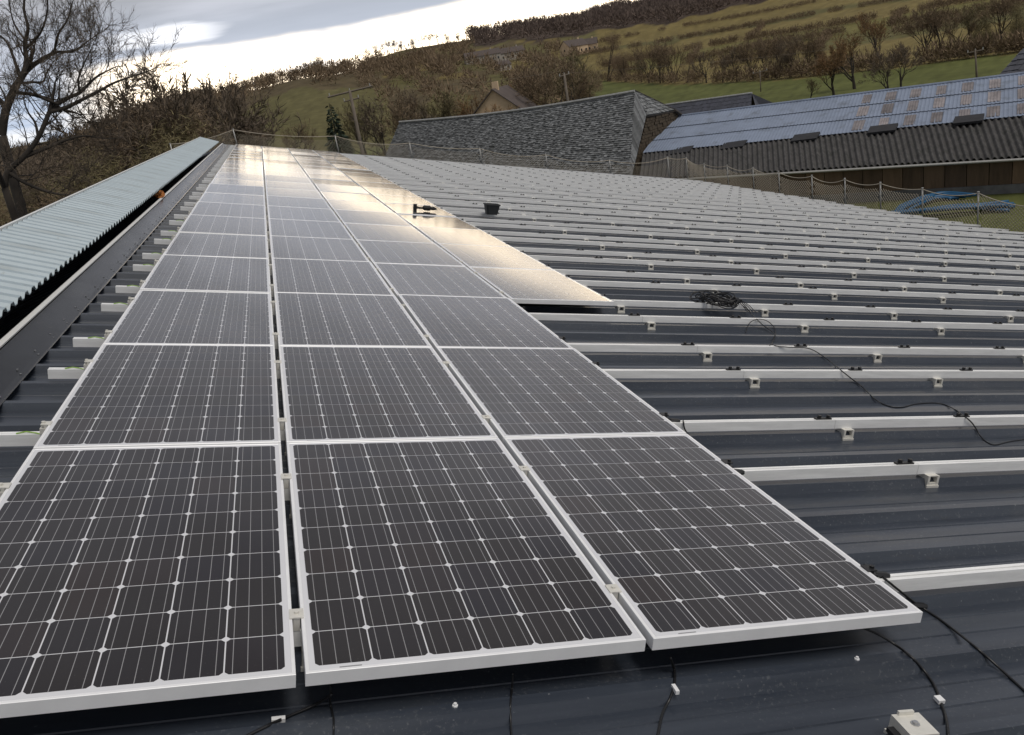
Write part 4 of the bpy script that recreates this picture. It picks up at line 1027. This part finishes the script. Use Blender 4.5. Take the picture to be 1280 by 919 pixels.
# dark brown belt of trees beyond the blue canopy
belt = [(88, 172, 74, 13.2, 'bushw'), (112, 168, 66, 13.6, 'bushd'), (133, 170, 60, 13., 'bush'), (150, 165, 72, 15., 'bushw'), (165, 168, 58, 13.2, 'bush'), (181, 165, 66, 15., 'bushw'), (196, 165, 74, 16.2, 'bushd'),
        (213, 165, 64, 14.8, 'bush'), (229, 165, 72, 15., 'bushd'), (246, 165, 78, 14.4, 'bushw'), (262, 165, 84, 14.2, 'bushd'), (275, 160, 92, 13.4, 'bush'), (120, 200, 48, 9.5, 'bush'), (60, 205, 52, 10., 'bush'), (160, 205, 46, 9.2, 'bushw'), (30, 190, 80, 11.5, 'bushd'), (3, 190, 85, 11.5, 'bushw'), (200, 200, 50, 9.5, 'bushd')]
order = sorted(range(len(belt)), key=lambda i: belt[i][0])
for n_, i in enumerate(order):
    u, v, r, H, k = belt[i]; H *= .93
    tree(k, i, u, v, r, H, 'dense leafless tree in the dark belt left of the roof, %s from the left' % ORD[n_ + 1], 'tree belt beyond the blue canopy', 1.15, name='bushy_tree')
for n_, (u, v, r, H) in enumerate(((140, 120, 70, 16.5), (165, 110, 78, 17.5), (187, 105, 74, 17.2), (256, 110, 88, 16.5), (272, 110, 95, 16.))):
    tree('bare_b', n_, u, v, r, H, 'bare open crown standing above the dark tree belt, %s from the left' % ORD[n_ + 1], 'open crowns over the tree belt')
# mid distance trees
mids = [(372, 160, 150, 9.5, 'bare_a', 'lone slim bare tree in the middle of the olive field'),
        (310, 175, 120, 5.5, 'bushw', 'low brown shrub left of the lone field tree'),
        (345, 180, 112, 4.5, 'bush', 'low brown shrub directly below the olive field'),
        (395, 178, 105, 4.5, 'bushd', 'low dark shrub left of the fir'),
        (452, 150, 128, 12.5, 'bare_d', 'bare ivy-dark tree right behind the leaning power pole'), (473, 150, 118, 12.5, 'bare_b', 'dark bare tree second right of the leaning pole'),
        (497, 150, 112, 12.5, 'bare_a', 'brown bare tree above the left end of the slate ridge'), (520, 145, 120, 12.5, 'bare_b', 'dark bare tree over the left third of the slate ridge'),
        (545, 140, 118, 11.5, 'bare_d', 'mossy bare tree between the dark tree and the cream house'), (570, 140, 124, 10., 'bushw', 'rounded brown bush left of the cream house'),
        (592, 130, 122, 9.5, 'bare_c', 'rust coloured tree left of the cream house'), (646, 125, 124, 10., 'bare_c', 'rust coloured tree right of the cream house'), (614, 125, 104, 8.2, 'bare_c', 'small rust coloured tree in front of the cream gable'),
        (668, 125, 118, 14., 'bare_a', 'wide brown tree left of the plain pole'), (692, 125, 112, 13.5, 'bare_a', 'broad bare tree directly behind the plain pole'), (718, 122, 120, 13.5, 'bare_d', 'wide bare tree just right of the plain pole'), (735, 118, 128, 11., 'bushw', 'brown thicket at the end of the broad tree group'),
        (762, 112, 190, 11.5, 'bushw', 'brown bush where the green meadow begins'), (783, 108, 170, 8., 'bushw', 'low brown bush on the meadow hedge'),
        (812, 100, 182, 14., 'stand', 'tall slim clump at the left end of the meadow hedge'), (826, 98, 182, 14.5, 'stand', 'tall slim clump second along the meadow hedge'), (842, 97, 186, 13.5, 'stand', 'tall slim clump third along the meadow hedge'),
        (803, 110, 150, 6., 'bare_d', 'small bare tree at the right tip of the slate ridge'), (858, 93, 190, 9., 'bushw', 'brown bush between two hedge clumps'),
        (882, 90, 182, 10.5, 'bare_b', 'dark spreading hedge tree left of the tall hedge group'), (902, 88, 182, 11., 'bare_a', 'brown hedge tree left of the tall hedge group'), (920, 85, 182, 11.5, 'bare_b', 'dark hedge tree touching the tall hedge group'),
        (940, 82, 180, 13.5, 'stand', 'brown hedge clump, leftmost of the tall hedge group'), (957, 80, 180, 14., 'stand', 'brown hedge clump, second of the tall hedge group'), (972, 78, 178, 14.5, 'stand', 'brown hedge clump, third of the tall hedge group'), (988, 77, 176, 14., 'bushd', 'dense dark evergreen-like clump inside the tall hedge group'), (1003, 76, 176, 14., 'stand', 'brown hedge clump, last of the tall hedge group'),
        (1024, 74, 172, 12., 'bushw', 'brown bush between hedge group and the big meadow tree'),
        (1043, 118, 118, 11.8, 'bare_c', 'large warm brown tree with a dark forked trunk in the meadow'), (1068, 100, 128, 12.8, 'bare_c', 'warm brown tree right behind the forked meadow tree'),
        (1110, 108, 108, 9.6, 'bare_b', 'dark crooked meadow tree left of the two stems behind the blue roof'), (1126, 104, 116, 9.6, 'bare_b', 'dark meadow tree just right of the crooked one'), (1095, 80, 150, 14., 'bare_c', 'warm brown tall tree rising between the meadow trees'),
        (1160, 70, 150, 14.5, 'bare_a', 'tall bare tree on the far meadow edge, left of three'), (1178, 68, 150, 15., 'bare_a', 'tall bare tree on the far meadow edge, middle of three'), (1196, 66, 156, 12., 'bare_a', 'bare tree on the far meadow edge, right of three'),
        (1213, 62, 170, 14., 'bare_d', 'mossy tall tree behind the dark thin pole'), (1234, 62, 165, 10., 'bush', 'green brown bush right of the dark thin pole'), (1252, 60, 160, 16., 'bare_a', 'tall bare tree near the right frame edge'), (1272, 60, 150, 12., 'bush', 'mossy bush at the right frame edge'), (1222, 60, 190, 9., 'bush', 'low mossy bush behind the dark thin pole'),
        (1012, 100, 120, 5., 'bare_d', 'small twiggy sapling on the green meadow'), (868, 108, 120, 4.6, 'bare_d', 'faint sapling on the meadow above the slate house')]
for i, (u, v, r, H, k, lab) in enumerate(mids):
    q_ = ray(u, v); azd = math.degrees(math.atan2(q_[0], q_[1]))
    if u > 755 and r >= 145 and 'sapling' not in lab: rn = float(meadow_edge(azd)) + (4 if u < 1030 else 8) + (r % 7); H *= rn / r; r = rn
    H *= .62 if u > 800 else .9
    tree(k, i, u, v, r, H, lab, 'trees in the fields', 1.0 if k != 'stand' else .9, name='bushy_tree' if k.startswith('bush') else 'bare_tree', cat='tree')
# dark fir by the leaning pole
p = atr(424, 185, 96); t = empty('fir_tree', (p[0], p[1], tz(p[0], p[1]))); tag(t, 'dark green narrow fir left of the leaning power pole', 'tree')
tr = Tree(77); rng = tr.rng; H = 10.6
MB().tube([(0, 0, 0), (0, 0, H)], [.22, .03], 6).build('trunk', MT['bark'], t)
for k in range(3000):
    z = H * (1 - math.sqrt(rng.random())) * .98 + .15; rr = (H - z) * .20 + .15; a = rng.uniform(0, 6.28); q = rr * math.sqrt(rng.random())
    tr.twig(np.array([q * math.cos(a), q * math.sin(a), z]), unit((math.cos(a), math.sin(a), -.35)), rng.uniform(.4, .9) * (.4 + rr * .4), .10)
link('crown', tr.crown_mesh(MT['fir']), t)
# skyline trees one can tell apart
rng = random.Random(31); sky = []
u = 300
while u < 720:
    sky.append(u); u += rng.uniform(9, 15)
for i, u in enumerate(sky):
    q = ray(u, 60); azd = math.degrees(math.atan2(q[0], q[1])); best = max(((terr(*polar(azd, r_)[:2]) - CW[2]) / r_, r_) for r_ in np.arange(420, 1250, 20)); r = best[1] - 8
    p = polar(azd, r); H = rng.uniform(6.5, 10.5) * r / 640
    if 385 < u < 402: H *= 2.0
    t = empty('skyline_tree', (p[0], p[1], tz(p[0], p[1]) - .3)); k = H / 10; t.scale = (k * 1.25, k * 1.25, k); t.rotation_euler = (0, 0, i * 1.3)
    tag(t, 'small bare tree on the skyline ridge, %s from the left' % ORD[i + 1], 'tree', 'trees along the skyline'); tr_, cr_ = (VAR['bare_b'] if H * 640 / r > 8 or H > 14 else VAR['bushd'])[i % 2]; link('trunk', tr_, t); link('crown', cr_, t)

# far woods, scrub and hedges: masses nobody could count
def mass(name, label, pts, H0, H1, m, seed, per=46, wk=.028):
    rng = np.random.default_rng(seed); n = len(pts); pts = np.asarray(pts); Z = terr(pts[:, 0], pts[:, 1]); H = rng.uniform(H0, H1, n)
    B = np.repeat(np.stack([pts[:, 0], pts[:, 1], Z], 1), per, 0); h = np.repeat(H, per)
    d = rng.standard_normal((n * per, 3)); d /= np.linalg.norm(d, axis=1)[:, None]; q = rng.random(n * per) ** .45
    P = B + d * (q * h)[:, None] * np.array([.36, .36, .46]); P[:, 2] += h * .46
    g = unit(np.array([0, 0, 1.])); dr_ = d * .8 + np.array([0, 0, .8]) + rng.standard_normal((n * per, 3)) * .3; dr_ /= np.linalg.norm(dr_, axis=1)[:, None]
    sd_ = np.cross(dr_, rng.standard_normal((n * per, 3))); sd_ /= np.linalg.norm(sd_, axis=1)[:, None]
    l = (h * rng.uniform(.12, .30, n * per))[:, None]; w = (h * wk)[:, None]
    v = np.stack([P - sd_ * w, P + sd_ * w, P + dr_ * l], 1).reshape(-1, 3)
    me = bpy.data.meshes.new(name); k = len(v); me.vertices.add(k); me.vertices.foreach_set('co', v.astype(np.float32).reshape(-1)); me.loops.add(k); me.loops.foreach_set('vertex_index', np.arange(k, dtype=np.int32))
    me.polygons.add(k // 3); me.polygons.foreach_set('loop_start', np.arange(0, k, 3, dtype=np.int32)); me.update(calc_edges=True); me.validate(); me.materials.append(m)
    o = link(name, me); tag(o, label, 'woodland', kind='stuff'); return o
rg = np.random.default_rng(7)
def scatter(n, f):
    out = []
    while len(out) < n:
        a = rg.uniform(-22, 58, 4000); r = np.sqrt(rg.uniform(100 ** 2, 1300 ** 2, 4000)); k = f(a, r)
        out += [polar(x, y)[:2] for x, y in zip(a[k], r[k])]
    return out[:n]
def wob(a): return 6 * np.sin(a * .9) + 4 * np.sin(a * 2.3 + 1)
mass('hill_wood', 'brown leafless wood covering the upper hillside', scatter(2600, lambda a, r: (r > 735 + wob(a) * 6 + np.clip(a - 29, 0, 30) * 40) & (a > 14) & (r < 1330) & (np.sin(a * 1.1 + r * .012) + np.sin(a * .43 - r * .02) > -1.1)), 9, 15, MT['twigp'], 1)
mass('slope_wood', 'brown scrubby wood on the slope behind the olive field', scatter(620, lambda a, r: (r > 440 + wob(a) * 3) & (a < 14) & (a > -4) & (r < 760) & (np.sin(a * 2.4 + r * .021) + np.sin(a * 1.1 - r * .035) > .0)), 6, 11, MT['twig'], 2)
mass('valley_scrub', 'brown scrub filling the slope behind the cream house', scatter(420, lambda a, r: (r > 150) & (r < 620) & (a > 6.5) & (a < 20.5) & (r > 330 - (a - 6) * 14) & (np.sin(a * 2.1 + r * .03) > .1)), 4, 9, MT['twig'], 3)
mass('far_wood', 'dark distant wood beyond the valley at the left', scatter(700, lambda a, r: (a < -3) & (r > 260) & (r < 700)), 7, 12, MT['twigd'], 4)
hed = []
for (rf, a0, a1, st, gate) in ((lambda a: float(meadow_edge(a)) + 2, 20, 50, .045, -1.), (lambda a: 262 + 2 * (a - 30), 28, 52, .05, -.2), (lambda a: 330 + 6 * math.sin(a * .4), 23, 52, .035, -.75), (lambda a: 395 + 6 * math.sin(a * .5), 22, 52, .030, -.9), (lambda a: 500 + 2.5 * (a - 20), 20, 52, .026, -.8), (lambda a: 600 + 4. * (a - 20), 20, 52, .026, -.6)):
    a = a0
    while a < a1:
        if math.sin(a * .55 + rf(20)) + .5 * math.sin(a * 3.7) > gate * 1.15 and rg.random() < .9: hed.append(polar(a, rf(a) + rg.normal(0, 1.0))[:2])
        a += st * rg.uniform(.5, 1.6)
for (aa, r0, r1) in ((27.5, 330, 395), (35, 262, 330), (31, 395, 500), (39, 330, 395), (44, 395, 500)):
    for r_ in np.arange(r0, r1, 1.6): hed.append(polar(aa + .01 * (r_ - r0) + rg.normal(0, .05), r_)[:2])
mass('field_hedges', 'low brown hedges dividing the golden hillside fields', hed, 1.6, 3.8, MT['twig'], 5)
hed2 = [polar(a, r)[:2] for a, r in zip(rg.uniform(-4, 12, 240), rg.uniform(88, 128, 240))]
mass('field_edge_scrub', 'low brown scrub along the foot of the olive field behind the far net', hed2, 1.5, 4., MT['twiggr'], 6)

# big bare tree at the left: limbs follow the photograph, twigs grow from them
def hero(name, r, base, limbs, label, seed, lv=2):
    b = atr(*base, r); z = tz(b[0], b[1]); t = empty(name, (b[0], b[1], z)); tag(t, label, 'tree'); T = Tree(seed); rng = T.rng; O = np.array([b[0], b[1], z]); ppm = F / r
    T.trunk.tube(spline([np.array([0, 0, -.3]), (atr(*limbs[0][0][0], r) - O) * np.array([.6, .6, .55]), atr(*limbs[0][0][0], r) - O]), [limbs[0][1] * .8 / ppm] * 17, 8)
    for px, r0, r1 in limbs:
        dep = rng.uniform(-2.0, 2.0) if px is not limbs[0][0] else 0
        n = len(px); P = [atr(u, v, r + dep * i / n) - O for i, (u, v) in enumerate(px)]; S = spline(P, 5); k = len(S)
        rad = [max(.012, .72 * (r0 + (r1 - r0) * i / (k - 1)) / ppm) for i in range(k)]; T.trunk.tube(S, rad, 7, cap=False)
        for i in range(2, k):
            d = unit(S[i] - S[i - 1]); q = .25 + .75 * i / k
            for _ in range(1):
                if rng.random() < .78 * q: T.branch(S[i], rotdir(rng, d, rng.uniform(.4, 1.15)), rng.uniform(.45, 1.0), rad[i] * .34, lv, .0038, .07, .8, 3, 5, .7, .005)
        T.branch(S[-1], unit(S[-1] - S[-2]), .8, rad[-1], lv, .0038, .05, .8, 3, 5, .7, .005)
    T.trunk.build('trunk', MT['bark'], t, smooth=True); link('crown', T.crown_mesh(MT['twigd']), t)
hero('bare_tree', 30, (-8, 285), [
    ([(2, 170), (7, 140), (18, 112), (30, 92)], 6.5, 4.5),
    ([(30, 92), (33, 75), (31, 55), (35, 35), (30, 12), (32, -15)], 4., 1.2),
    ([(30, 92), (44, 80), (60, 70), (72, 65), (92, 64), (112, 50)], 3.8, 1.),
    ([(22, 104), (40, 103), (54, 102), (58, 92), (66, 78)], 2.2, .8),
    ([(25, 97), (16, 70), (8, 52), (-6, 40)], 2.6, 1.),
    ([(68, 66), (72, 45), (84, 25), (90, 5)], 2., .7), ([(33, 60), (50, 42), (58, 20), (60, -8)], 2., .7), ([(31, 50), (18, 30), (12, 8)], 1.6, .7),
    ([(10, 135), (-5, 118), (-18, 96)], 3., 1.2)], 'tall bare tree with dark branches at the left edge', 61)
hero('bare_tree', 27, (12, 292), [
    ([(6, 235), (10, 215), (30, 196), (48, 172), (62, 140)], 4.6, 3.2),
    ([(20, 116), (40, 118), (58, 124), (70, 131)], 2.6, 3.2),
    ([(62, 140), (72, 130), (86, 122), (100, 116), (112, 104), (124, 94), (140, 86)], 3.8, 1.),
    ([(62, 140), (84, 134), (104, 124), (124, 114), (142, 104), (164, 96), (182, 90)], 3.4, .9),
    ([(100, 116), (98, 100), (104, 82), (112, 66)], 2., .7), ([(72, 130), (52, 122), (36, 110), (26, 104)], 2.2, .8),
    ([(30, 196), (56, 186), (80, 176), (104, 170), (120, 172)], 3.4, .9), ([(10, 215), (30, 228), (54, 238), (74, 243), (92, 244)], 3.2, .8), ([(48, 172), (44, 154), (36, 142), (30, 128)], 2.2, .8),
    ([(6, 235), (-6, 205), (-10, 180)], 4., 2.)], 'low bare tree with long limbs reaching right over the canopy', 62)
